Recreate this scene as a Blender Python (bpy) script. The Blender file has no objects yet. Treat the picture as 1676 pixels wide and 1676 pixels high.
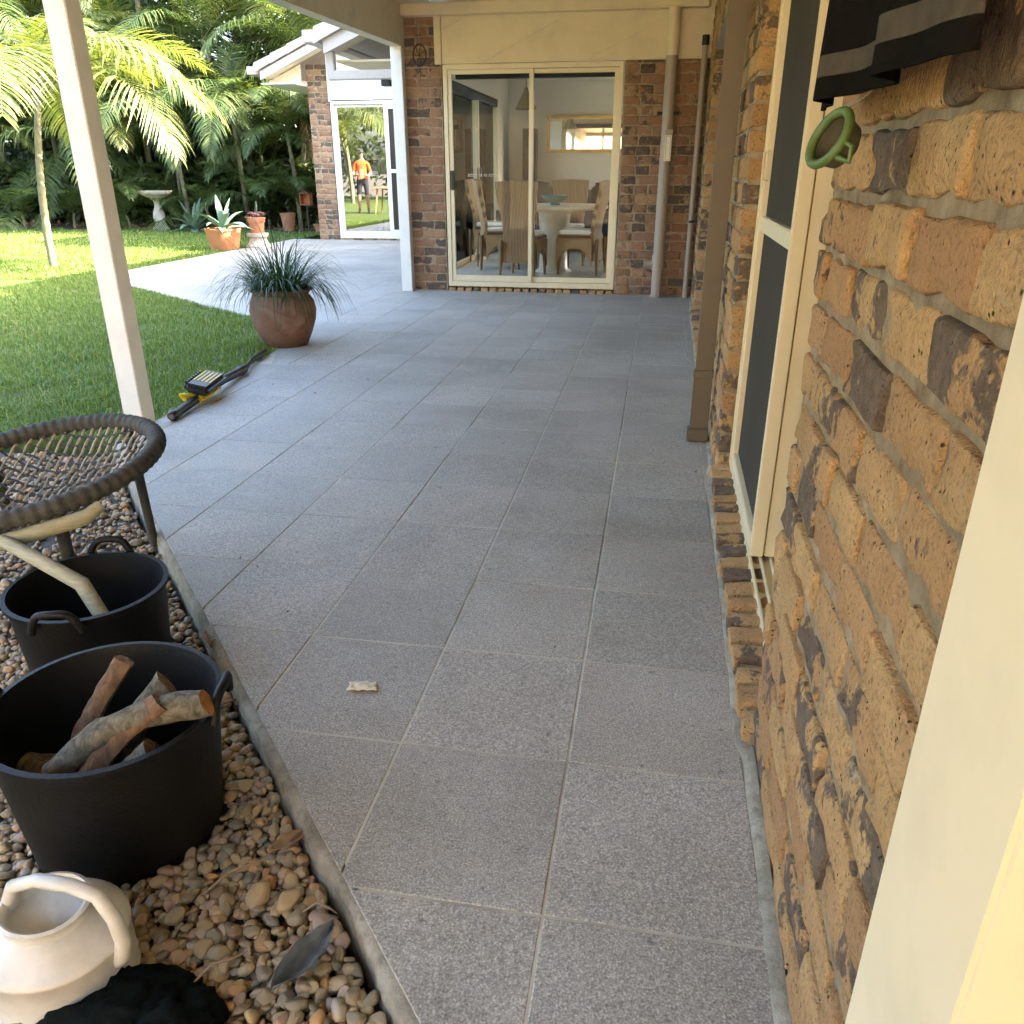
import bpy, bmesh, math, random
import numpy as np
from mathutils import Vector, Matrix, Euler, noise as mnoise
random.seed(7); RNG = np.random.default_rng(7)
scene = bpy.context.scene
COL = scene.collection
rad = math.radians

# ------------------------------------------------------------------ camera
H = 1.15
cam_d = bpy.data.cameras.new('camera'); cam = bpy.data.objects.new('camera', cam_d); COL.objects.link(cam)
cam_d.sensor_width = 36.0; cam_d.lens = 36.0 * 1306 / 1676; cam_d.clip_start = 0.02; cam_d.clip_end = 1500
RT = Vector((0.985203, 0.171392, 0.0)); FW = Vector((-0.157651, 0.906225, -0.392304)); DN = FW.cross(RT)
UP = RT.cross(FW)
cam.matrix_world = Matrix(((RT.x, UP.x, -FW.x, 0), (RT.y, UP.y, -FW.y, 0), (RT.z, UP.z, -FW.z, H), (0, 0, 0, 1)))
scene.camera = cam

# ------------------------------------------------------------------ sky, sun, exposure
SUN_EL, SUN_AZ = rad(33.5), rad(13)          # azimuth measured from +X towards +Y
world = bpy.data.worlds.new('World'); scene.world = world; world.use_nodes = True
wn = world.node_tree.nodes; wl = world.node_tree.links
sky = wn.new('ShaderNodeTexSky'); sky.sky_type = 'NISHITA'; sky.sun_disc = False
sky.sun_elevation = SUN_EL; sky.sun_rotation = math.pi / 2 - SUN_AZ
sky.air_density = 1.0; sky.dust_density = 5.0; sky.ozone_density = 1.0
bg = wn['Background']; bg.inputs['Strength'].default_value = 0.15
wl.new(sky.outputs[0], bg.inputs['Color'])
sun_d = bpy.data.lights.new('sun', 'SUN'); sun_d.energy = 3.6; sun_d.angle = rad(0.5); sun_d.color = (1.0, 0.9, 0.74)
sun = bpy.data.objects.new('sun', sun_d); COL.objects.link(sun)
sdir = Vector((math.cos(SUN_EL) * math.cos(SUN_AZ), math.cos(SUN_EL) * math.sin(SUN_AZ), math.sin(SUN_EL)))
sun.rotation_euler = sdir.to_track_quat('Z', 'Y').to_euler(); sun.location = (20, -5, 20)
vs = scene.view_settings; vs.view_transform = 'Standard'; vs.look = 'None'; vs.gamma = 1.0; vs.exposure = 3.88
scene.render.engine = 'CYCLES'
cy = scene.cycles; cy.use_denoising = True; cy.max_bounces = 9; cy.diffuse_bounces = 5; cy.glossy_bounces = 4
cy.transmission_bounces = 6; cy.transparent_max_bounces = 16; cy.caustics_reflective = False; cy.caustics_refractive = False
cy.sample_clamp_indirect = 6.0

def pix(p):                                   # world point -> pixel of the 1676 px picture, depth
    d = Vector(p) - Vector((0, 0, H)); z = d.dot(FW)
    return (838 + 1306 * d.dot(RT) / z, 838 - 1306 * d.dot(UP) / z, z) if z > 1e-3 else (-9e9, -9e9, z)
def in_view(p, m=60):
    x, y, z = pix(p); return z > 0 and -m < x < 1676 + m and -m < y < 1676 + m

# ------------------------------------------------------------------ material helpers
MATS = {}
class NT:
    def __init__(s, name):
        s.m = bpy.data.materials.new(name); s.m.use_nodes = True; s.t = s.m.node_tree
        s.b = s.t.nodes['Principled BSDF']; s.out = s.t.nodes['Material Output']
    def n(s, typ, **kw):
        nd = s.t.nodes.new('ShaderNode' + typ)
        for k, v in kw.items():
            if k.startswith('i_'):
                key = k[2:].replace('_', ' '); nd.inputs[key].default_value = v
            else: setattr(nd, k, v)
        return nd
    def l(s, a, b): s.t.links.new(a, b)
    def ramp(s, fac, stops):
        r = s.n('ValToRGB'); e = r.color_ramp.elements
        while len(e) < len(stops): e.new(0.5)
        for el, (p, c) in zip(e, stops): el.position = p; el.color = (*c, 1) if len(c) == 3 else c
        if fac is not None: s.l(fac, r.inputs[0])
        return r.outputs[0]
    def noise(s, scale, detail=3, rough=0.55, vec=None, dist=0.0):
        nd = s.n('TexNoise'); nd.inputs['Scale'].default_value = scale; nd.inputs['Detail'].default_value = detail
        nd.inputs['Roughness'].default_value = rough; nd.inputs['Distortion'].default_value = dist
        if vec is not None: s.l(vec, nd.inputs['Vector'])
        return nd.outputs['Fac']
    def mix(s, fac, a, b, mode='MIX'):
        nd = s.n('Mix', data_type='RGBA', blend_type=mode)
        for sock, v in ((nd.inputs[0], fac), (nd.inputs[6], a), (nd.inputs[7], b)):
            if hasattr(v, 'is_output'): s.l(v, sock)
            elif isinstance(v, tuple): sock.default_value = (*v, 1)
            else: sock.default_value = v
        return nd.outputs[2]
    def math(s, op, a, b=0.0, clamp=False):
        nd = s.n('Math', operation=op, use_clamp=clamp)
        for sock, v in ((nd.inputs[0], a), (nd.inputs[1], b)):
            if hasattr(v, 'is_output'): s.l(v, sock)
            else: sock.default_value = v
        return nd.outputs[0]
    def rnd(s):                                # one random value for each object, or each island of a joined mesh
        a = s.n('ObjectInfo').outputs['Random']; b = s.n('NewGeometry').outputs['Random Per Island']
        return s.math('FRACT', s.math('ADD', a, b))
    def coords(s, offset=True, kind='Object'):
        tc = s.n('TexCoord').outputs[kind]
        if not offset: return tc
        v = s.n('VectorMath', operation='ADD'); s.l(tc, v.inputs[0])
        c = s.n('CombineXYZ'); r = s.math('MULTIPLY', s.rnd(), 57.0)
        for i in range(3): s.l(r, c.inputs[i])
        s.l(c.outputs[0], v.inputs[1]); return v.outputs[0]
    def bump(s, height, strength=0.4, dist=0.01):
        b = s.n('Bump'); b.inputs['Strength'].default_value = strength; b.inputs['Distance'].default_value = dist
        s.l(height, b.inputs['Height']); s.l(b.outputs[0], s.b.inputs['Normal'])
    def col(s, c):
        if hasattr(c, 'is_output'): s.l(c, s.b.inputs['Base Color'])
        else: s.b.inputs['Base Color'].default_value = (*c, 1)
    def set(s, rough=0.6, metal=0.0, spec=0.5):
        s.b.inputs['Roughness'].default_value = rough; s.b.inputs['Metallic'].default_value = metal
        s.b.inputs['Specular IOR Level'].default_value = spec

def simple(name, c, rough=0.6, metal=0.0, var=0.12, scale=8.0, bump=0.0, bscale=60.0, spec=0.5):
    if name in MATS: return MATS[name]
    t = NT(name); v = t.coords()
    n = t.noise(scale, 4, 0.6, v)
    lo = tuple(x * (1 - var) for x in c); hi = tuple(min(1, x * (1 + var)) for x in c)
    t.col(t.ramp(n, [(0.3, lo), (0.7, hi)])); t.set(rough, metal, spec)
    if bump: t.bump(t.noise(bscale, 4, 0.6, v), bump, 0.004)
    MATS[name] = t.m; return t.m

def mat_brick(name, tones, dk=0.20, dkr=0.40):
    t = NT(name); v = t.coords(); r = t.rnd()
    base = t.ramp(r, [(i / (len(tones) - 1), c) for i, c in enumerate(tones)])
    base = t.mix(t.ramp(t.noise(20, 4, 0.6, v, 0.4), [(0.4, (0, 0, 0)), (0.7, (0.6, 0.6, 0.6))]), base, tones[0])
    big = t.noise(9.0, 5, 0.66, v, 0.15)
    r2 = t.math('FRACT', t.math('MULTIPLY', r, 13.7))
    thr = t.math('MULTIPLY_ADD', t.math('POWER', r2, 1.6), dkr); t.t.nodes[-1].inputs[2].default_value = dk
    dark = t.math('MULTIPLY', t.math('SUBTRACT', big, thr), 26.0, True)
    dark = t.math('MULTIPLY', t.math('SUBTRACT', 1.0, dark), 0.85)
    c = t.mix(dark, base, t.ramp(t.noise(42, 4, 0.7, v), [(0.35, (0.060, 0.053, 0.050)), (0.55, (0.115, 0.095, 0.082)), (0.7, (0.18, 0.13, 0.095))]))
    fine = t.noise(130, 4, 0.7, v)
    c = t.mix(t.ramp(fine, [(0.32, (0.6, 0.6, 0.6)), (0.5, (0.0, 0.0, 0.0))]), c, (0.15, 0.09, 0.055))
    spk = t.n('TexVoronoi'); spk.inputs['Scale'].default_value = 85; t.l(v, spk.inputs['Vector'])
    hole = t.ramp(spk.outputs['Distance'], [(0.12, (1, 1, 1)), (0.20, (0, 0, 0))])
    gate = t.ramp(t.noise(26, 2, 0.5, v), [(0.46, (0, 0, 0)), (0.56, (1, 1, 1))])
    hole = t.mix(1.0, hole, gate, 'MULTIPLY')
    c = t.mix(hole, c, (0.075, 0.05, 0.035))
    sm = t.noise(19, 5, 0.75, v, 0.5)            # smeared mortar
    c = t.mix(t.ramp(sm, [(0.62, (0, 0, 0)), (0.70, (0.6, 0.6, 0.6))]), c, (0.44, 0.37, 0.26))
    t.col(c); t.set(0.92, 0, 0.2)
    hgt = t.math('ADD', t.math('MULTIPLY', fine, 0.7), t.math('MULTIPLY', t.noise(30, 5, 0.7, v, 0.6), 1.5))
    hgt = t.math('SUBTRACT', hgt, t.math('MULTIPLY', hole, 0.9))
    t.bump(hgt, 1.0, 0.009)
    return t.m
def mat_mortar():
    t = NT('mortar'); v = t.coords(False)
    t.col(t.ramp(t.noise(18, 5, 0.65, v), [(0.3, (0.22, 0.165, 0.10)), (0.5, (0.37, 0.285, 0.18)), (0.7, (0.50, 0.40, 0.27))]))
    t.set(0.95, 0, 0.2); t.bump(t.noise(70, 6, 0.75, v), 1.0, 0.012); return t.m
def mat_tile():
    t = NT('patio_tile'); v = t.coords(False, 'Object'); vo = t.coords(); r = t.rnd()
    g = t.noise(250, 3, 0.8, vo); g2 = t.noise(95, 2, 0.6, vo)
    c = t.ramp(g, [(0.34, (0.086, 0.081, 0.071)), (0.46, (0.278, 0.265, 0.235)), (0.55, (0.405, 0.387, 0.345)), (0.66, (0.82, 0.795, 0.72))])
    c = t.mix(0.35, c, t.ramp(g2, [(0.35, (0.242, 0.231, 0.205)), (0.65, (0.48, 0.46, 0.412))]))
    blot = t.noise(3.0, 4, 0.6, vo)
    c = t.mix(1.0, c, t.ramp(blot, [(0.3, (0.86, 0.85, 0.84)), (0.7, (1.08, 1.08, 1.08))]), 'MULTIPLY')
    c = t.mix(1.0, c, t.ramp(r, [(0, (0.93, 0.93, 0.93)), (1, (1.07, 1.06, 1.05))]), 'MULTIPLY')
    pos = t.n('NewGeometry').outputs['Position']
    c = t.mix(1.0, c, t.ramp(t.noise(0.9, 5, 0.6, pos, 0.4), [(0.32, (0.80, 0.79, 0.77)), (0.5, (1.0, 1.0, 1.0)), (0.72, (1.12, 1.12, 1.12))]), 'MULTIPLY')
    mp = t.n('Mapping'); mp.inputs['Scale'].default_value = (1.0, 3.5, 1.0); mp.inputs['Rotation'].default_value = (0, 0, 0.5); t.l(pos, mp.inputs[0])
    c = t.mix(t.ramp(t.noise(2.6, 6, 0.72, mp.outputs[0], 1.0), [(0.60, (0, 0, 0)), (0.70, (0.22, 0.22, 0.22))]), c, (0.62, 0.60, 0.56))
    dust = t.noise(6.5, 5, 0.7, vo, 0.6)
    c = t.mix(t.ramp(dust, [(0.58, (0, 0, 0)), (0.72, (0.16, 0.16, 0.16))]), c, (0.58, 0.55, 0.50))
    spots = t.noise(40, 2, 0.5, vo)
    c = t.mix(t.ramp(spots, [(0.25, (0.45, 0.45, 0.45)), (0.31, (0, 0, 0))]), c, (0.08, 0.078, 0.075))
    t.col(c); t.set(0.58, 0, 0.5); t.bump(g, 0.25, 0.0015)
    rr = t.ramp(blot, [(0.3, (0.52, 0.52, 0.52)), (0.7, (0.66, 0.66, 0.66))]); t.l(rr, t.b.inputs['Roughness'])
    return t.m
def mat_grout():
    t = NT('grout'); v = t.coords(False)
    t.col(t.ramp(t.noise(2.2, 5, 0.7, v), [(0.35, (0.28, 0.255, 0.195)), (0.5, (0.46, 0.425, 0.335)), (0.7, (0.58, 0.54, 0.44))]))
    t.set(0.95, 0, 0.2); return t.m
def mat_conc():
    t = NT('concrete'); v = t.coords(False)
    c = t.ramp(t.noise(7, 6, 0.7, v), [(0.3, (0.17, 0.15, 0.115)), (0.5, (0.30, 0.275, 0.215)), (0.7, (0.44, 0.415, 0.35))])
    c = t.mix(t.ramp(t.noise(30, 4, 0.7, v), [(0.52, (0, 0, 0)), (0.7, (0.7, 0.7, 0.7))]), c, (0.14, 0.135, 0.10))
    t.col(c); t.set(0.95, 0, 0.2); t.bump(t.noise(90, 5, 0.7, v), 0.9, 0.006); return t.m
def mat_paint(name, c, rough=0.45, dirt=0.18, bump=0.05):
    t = NT(name); v = t.coords(False); n = t.noise(5, 5, 0.65, v)
    t.col(t.mix(t.ramp(n, [(0.45, (0, 0, 0)), (0.75, (dirt * 2.5,) * 3)]), c, tuple(x * 0.72 for x in c)))
    t.set(rough, 0, 0.4)
    if bump: t.bump(t.noise(40, 3, 0.6, v), bump, 0.003)
    return t.m
def mat_leaf(name, stops, trans=0.35, rough=0.45, rscale=1.0, spec=0.4):
    t = NT(name); r = t.rnd(); v = t.coords(True)
    n = t.noise(4.0 * rscale, 3, 0.6, v)
    f = t.math('ADD', t.math('MULTIPLY', r, 0.6), t.math('MULTIPLY', n, 0.4))
    c = t.ramp(f, stops); t.col(c); t.set(rough, 0, spec)
    tr = t.n('BsdfTranslucent'); t.l(t.mix(1.0, c, (1.5, 1.45, 0.6), 'MULTIPLY'), tr.inputs['Color'])
    mx = t.n('MixShader'); mx.inputs[0].default_value = trans
    t.l(t.b.outputs[0], mx.inputs[1]); t.l(tr.outputs[0], mx.inputs[2]); t.l(mx.outputs[0], t.out.inputs['Surface'])
    return t.m
def mat_glass(name, refl=0.08, tint=(0.92, 0.95, 0.93), ior=1.5):
    t = NT(name); t.t.nodes.remove(t.b)
    tr = t.n('BsdfTransparent'); tr.inputs['Color'].default_value = (*tint, 1)
    gl = t.n('BsdfAnisotropic') if False else t.n('BsdfGlossy'); gl.inputs['Roughness'].default_value = 0.0; gl.inputs['Color'].default_value = (1, 1, 1, 1)
    fr = t.n('Fresnel'); fr.inputs['IOR'].default_value = ior
    f = t.math('ADD', fr.outputs[0], refl, True)
    mx = t.n('MixShader'); t.l(f, mx.inputs[0]); t.l(tr.outputs[0], mx.inputs[1]); t.l(gl.outputs[0], mx.inputs[2])
    t.l(mx.outputs[0], t.out.inputs['Surface']); return t.m
def mat_screen():
    t = NT('fly_screen'); t.col((0.062, 0.053, 0.040)); t.set(0.85, 0, 0.08)
    tr = t.n('BsdfTransparent'); mx = t.n('MixShader')
    v = t.coords(False); n = t.noise(3, 3, 0.5, v)
    t.l(t.ramp(n, [(0.3, (0.05, 0.05, 0.05)), (0.7, (0.12, 0.12, 0.12))]), mx.inputs[0])
    t.l(t.b.outputs[0], mx.inputs[1]); t.l(tr.outputs[0], mx.inputs[2]); t.l(mx.outputs[0], t.out.inputs['Surface'])
    return t.m
def mat_pebble():
    t = NT('pebble'); v = t.coords(); r = t.rnd()
    c = t.ramp(r, [(0.0, (0.238, 0.179, 0.101)), (0.14, (0.393, 0.285, 0.148)), (0.28, (0.297, 0.238, 0.155)), (0.42, (0.452, 0.339, 0.179)),
                   (0.55, (0.190, 0.173, 0.131)), (0.68, (0.356, 0.285, 0.167)), (0.78, (0.476, 0.261, 0.107)), (0.86, (0.238, 0.220, 0.179)), (0.94, (0.393, 0.238, 0.167)), (1.0, (0.438, 0.390, 0.302))])
    c = t.mix(1.0, c, t.ramp(t.noise(55, 4, 0.65, v, 0.5), [(0.3, (0.62, 0.6, 0.58)), (0.7, (1.2, 1.2, 1.2))]), 'MULTIPLY')
    t.col(c); t.set(0.6, 0, 0.4); t.bump(t.noise(160, 3, 0.6, v), 0.25, 0.002); return t.m
def mat_grass():
    return mat_leaf('grass', [(0.1, (0.055, 0.11, 0.018)), (0.4, (0.11, 0.19, 0.033)), (0.66, (0.18, 0.25, 0.05)), (0.88, (0.36, 0.32, 0.13))], 0.3, 0.55)
def mat_soil_lawn():
    t = NT('lawn_ground'); v = t.coords(False)
    n = t.noise(60, 4, 0.7, v); b = t.noise(1.3, 4, 0.6, v)
    c = t.ramp(n, [(0.3, (0.035, 0.055, 0.014)), (0.5, (0.065, 0.10, 0.022)), (0.68, (0.10, 0.12, 0.035)), (0.8, (0.16, 0.13, 0.07))])
    c = t.mix(t.ramp(b, [(0.5, (0, 0, 0)), (0.7, (0.5, 0.5, 0.5))]), c, (0.12, 0.095, 0.05))
    t.col(c); t.set(0.95, 0, 0.15); t.bump(n, 0.7, 0.02); return t.m
def mat_wood(name, a, b, sc=(1, 1, 14), rough=0.7):
    t = NT(name); v = t.coords(); mp = t.n('Mapping'); mp.inputs['Scale'].default_value = sc; t.l(v, mp.inputs[0])
    n = t.noise(9, 5, 0.65, mp.outputs[0], 0.6); t.col(t.ramp(n, [(0.3, a), (0.7, b)])); t.set(rough, 0, 0.3); t.bump(n, 0.5, 0.006); return t.m
def mat_wicker():
    t = NT('wicker'); v = t.coords(False)
    w = t.n('TexWave', wave_type='BANDS', bands_direction='X'); w.inputs['Scale'].default_value = 18; w.inputs['Distortion'].default_value = 0.6; t.l(v, w.inputs['Vector'])
    w2 = t.n('TexWave', wave_type='BANDS', bands_direction='Z'); w2.inputs['Scale'].default_value = 34; w2.inputs['Distortion'].default_value = 0.4; t.l(v, w2.inputs['Vector'])
    m = t.math('MULTIPLY', w.outputs['Fac'], t.math('ADD', t.math('MULTIPLY', w2.outputs['Fac'], 0.4), 0.6))
    t.col(t.ramp(m, [(0.05, (0.12, 0.066, 0.03)), (0.5, (0.29, 0.175, 0.083)), (0.9, (0.39, 0.25, 0.125))])); t.set(0.65, 0, 0.3); t.bump(m, 0.6, 0.006); return t.m
def mat_terracotta(name='terracotta', a=(0.33, 0.135, 0.065), b=(0.46, 0.21, 0.11), chalk=0.5):
    t = NT(name); v = t.coords()
    c = t.ramp(t.noise(6, 5, 0.6, v), [(0.3, a), (0.7, b)])
    c = t.mix(t.ramp(t.noise(4, 5, 0.7, v, 0.8), [(0.5, (0, 0, 0)), (0.75, (chalk,) * 3)]), c, (0.40, 0.31, 0.25))
    c = t.mix(t.ramp(t.noise(11, 5, 0.7, v, 0.5), [(0.56, (0, 0, 0)), (0.72, (0.5, 0.5, 0.5))]), c, (0.13, 0.075, 0.05))
    t.col(c); t.set(0.85, 0, 0.25); t.bump(t.noise(70, 4, 0.6, v), 0.3, 0.004); return t.m

M = {}
M['brick'] = mat_brick('brick', [(0.41, 0.230, 0.105), (0.52, 0.325, 0.148), (0.57, 0.37, 0.170), (0.47, 0.275, 0.128), (0.55, 0.35, 0.155), (0.40, 0.22, 0.108)])  # golden tone carries the warm light on the near wall
M['brick_rear_lit'] = mat_brick('brick_rear_light_tone', [(0.29, 0.155, 0.095), (0.41, 0.245, 0.14), (0.34, 0.19, 0.12), (0.48, 0.30, 0.175), (0.28, 0.165, 0.115), (0.41, 0.235, 0.14)], 0.23, 0.42); M['mortar'] = mat_mortar(); M['tile'] = mat_tile(); M['grout'] = mat_grout(); M['conc'] = mat_conc()  # rear copy of the brick, light difference painted in as a redder tone
M['cream'] = mat_paint('cream_paint', (0.74, 0.63, 0.43), 0.5); M['frame'] = mat_paint('cream_aluminium', (0.74, 0.64, 0.43), 0.35, 0.1)
M['white'] = mat_paint('white_paint', (0.80, 0.78, 0.72), 0.45); M['timber_cream'] = mat_paint('cream_timber', (0.66, 0.58, 0.43), 0.55, 0.25, 0.2)
M['taupe'] = mat_paint('taupe_paint', (0.38, 0.32, 0.265), 0.45); M['brown_post'] = mat_paint('brown_downpipe', (0.14, 0.11, 0.075), 0.4)
M['fascia'] = mat_paint('mauve_grey_paint', (0.50, 0.45, 0.42), 0.45); M['rooftile'] = simple('roof_tile', (0.50, 0.45, 0.42), 0.85, 0, 0.2, 9, 0.4)
M['plaster'] = mat_paint('plaster', (0.78, 0.77, 0.72), 0.7, 0.05, 0.0)
M['glass'] = mat_glass('door_glass', 0.0, (0.96, 0.975, 0.965), 1.17); M['glass_film'] = mat_glass('tinted_glass', 0.30, (0.55, 0.58, 0.56)); M['screen'] = mat_screen()
M['black'] = simple('black_plastic', (0.009, 0.009, 0.0095), 0.42); M['rubber'] = simple('black_rubber', (0.0055, 0.0053, 0.0050), 0.55, 0, 0.5, 9, 0.35, 120, 0.28)
M['pebble'] = mat_pebble(); M['grass'] = mat_grass(); M['lawn'] = mat_soil_lawn()
M['soil'] = simple('soil', (0.075, 0.058, 0.040), 0.95, 0, 0.4, 30, 0.8, 80)
M['terra'] = mat_terracotta(); M['terra_dark'] = mat_terracotta('weathered_terracotta', (0.12, 0.066, 0.045), (0.20, 0.108, 0.074), 0.5)
M['terra_clean'] = mat_terracotta('clean_terracotta', (0.44, 0.17, 0.07), (0.52, 0.23, 0.11), 0.12)
M['stone'] = simple('garden_stone', (0.46, 0.42, 0.35), 0.9, 0, 0.22, 12, 0.5)
M['wicker'] = mat_wicker(); M['cushion'] = simple('white_cushion', (0.75, 0.73, 0.68), 0.9, 0, 0.06)
M['marble'] = simple('pale_table_stone', (0.56, 0.50, 0.40), 0.3, 0, 0.12); M['teal'] = simple('teal_glaze', (0.01, 0.16, 0.16), 0.15, 0, 0.2)
M['sofa'] = simple('charcoal_fabric', (0.026, 0.03, 0.034), 0.9, 0, 0.2); M['gold'] = simple('gold_frame', (0.42, 0.29, 0.10), 0.4, 0.5)
M['mirror'] = simple('mirror', (0.85, 0.86, 0.85), 0.02, 1.0, 0.0); M['floor_in'] = simple('pale_floor_tile', (0.66, 0.61, 0.52), 0.16, 0, 0.08, 3)
M['frond'] = mat_leaf('palm_leaf', [(0.1, (0.032, 0.060, 0.018)), (0.4, (0.058, 0.098, 0.028)), (0.7, (0.105, 0.145, 0.042)), (0.95, (0.20, 0.20, 0.075))], 0.34, 0.5)
M['frond_gold'] = mat_leaf('golden_palm_leaf', [(0.1, (0.075, 0.11, 0.028)), (0.5, (0.13, 0.16, 0.045)), (0.9, (0.23, 0.23, 0.085))], 0.36, 0.42)
M['frond_dead'] = mat_leaf('dead_palm_leaf', [(0.1, (0.17, 0.09, 0.045)), (0.6, (0.30, 0.19, 0.10)), (0.95, (0.42, 0.30, 0.18))], 0.25, 0.7)
M['broad'] = mat_leaf('broad_leaf', [(0.1, (0.018, 0.042, 0.014)), (0.5, (0.035, 0.07, 0.02)), (0.9, (0.065, 0.10, 0.03))], 0.22, 0.35)
M['hedge'] = mat_leaf('hedge_leaf', [(0.1, (0.028, 0.050, 0.017)), (0.6, (0.06, 0.088, 0.028)), (0.95, (0.12, 0.135, 0.05))], 0.25, 0.5)
M['cane'] = simple('palm_cane', (0.17, 0.155, 0.085), 0.8, 0, 0.35, 14, 0.4); M['liriope'] = mat_leaf('strap_leaf', [(0.1, (0.016, 0.038, 0.014)), (0.6, (0.035, 0.075, 0.025)), (0.95, (0.10, 0.15, 0.06))], 0.2, 0.35)
M['agave'] = mat_leaf('agave_leaf', [(0.1, (0.09, 0.17, 0.13)), (0.6, (0.16, 0.26, 0.19)), (0.95, (0.30, 0.36, 0.22))], 0.12, 0.5)
M['pink'] = mat_leaf('succulent_leaf', [(0.1, (0.22, 0.10, 0.11)), (0.6, (0.38, 0.20, 0.21)), (0.95, (0.36, 0.33, 0.30))], 0.1, 0.5)
M['bark'] = mat_wood('grey_bark', (0.035, 0.03, 0.022), (0.19, 0.17, 0.125), (7, 7, 3.5), 0.95)
M['heart'] = mat_wood('split_wood', (0.33, 0.16, 0.06), (0.55, 0.33, 0.15), (10, 10, 1), 0.8)
M['endgrain'] = mat_wood('cut_end_wood', (0.36, 0.13, 0.04), (0.56, 0.28, 0.10), (8, 8, 8), 0.8)
M['rope'] = simple('charcoal_rope', (0.055, 0.053, 0.045), 0.85, 0, 0.3, 30, 0.4, 200); M['rope_pale'] = simple('pale_cord', (0.42, 0.36, 0.28), 0.85, 0, 0.2)
M['chair_wood'] = mat_wood('pale_chair_wood', (0.27, 0.26, 0.17), (0.40, 0.38, 0.27), (2, 2, 12), 0.6)
M['yellow'] = simple('yellow_plastic', (0.72, 0.52, 0.02), 0.45, 0, 0.08); M['can'] = simple('ivory_plastic', (0.55, 0.525, 0.46), 0.32, 0, 0.22, 9, 0.10, 60)
M['cloth'] = simple('black_cloth', (0.0065, 0.005, 0.0038), 0.95, 0, 0.4, 12, 0.5, 250, 0.06); M['stripe'] = simple('pale_stripe', (0.062, 0.052, 0.039), 0.95, 0, 0.2, 60, 0, 60, 0.1)
M['maroon'] = simple('brown_motif', (0.16, 0.06, 0.025), 0.9); M['green'] = simple('green_silicone', (0.075, 0.125, 0.028), 0.5, 0, 0.15)
M['netting'] = simple('dark_netting', (0.07, 0.065, 0.04), 0.8); M['iron'] = simple('dark_iron', (0.035, 0.03, 0.028), 0.6, 0.6)
M['fence'] = mat_wood('weathered_fence', (0.06, 0.05, 0.04), (0.13, 0.11, 0.09), (4, 4, 1), 0.9); M['dryleaf'] = simple('dry_leaf', (0.27, 0.19, 0.12), 0.8, 0, 0.3, 20)
M['slateleaf'] = simple('grey_leaf', (0.10, 0.115, 0.12), 0.45, 0, 0.3, 20); M['paper'] = simple('cream_scrap', (0.72, 0.67, 0.52), 0.8)
M['black_cloth2'] = simple('dark_green_black_cloth', (0.005, 0.007, 0.0055), 0.95, 0, 0.5, 14, 0.8, 60, 0.1)

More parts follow.
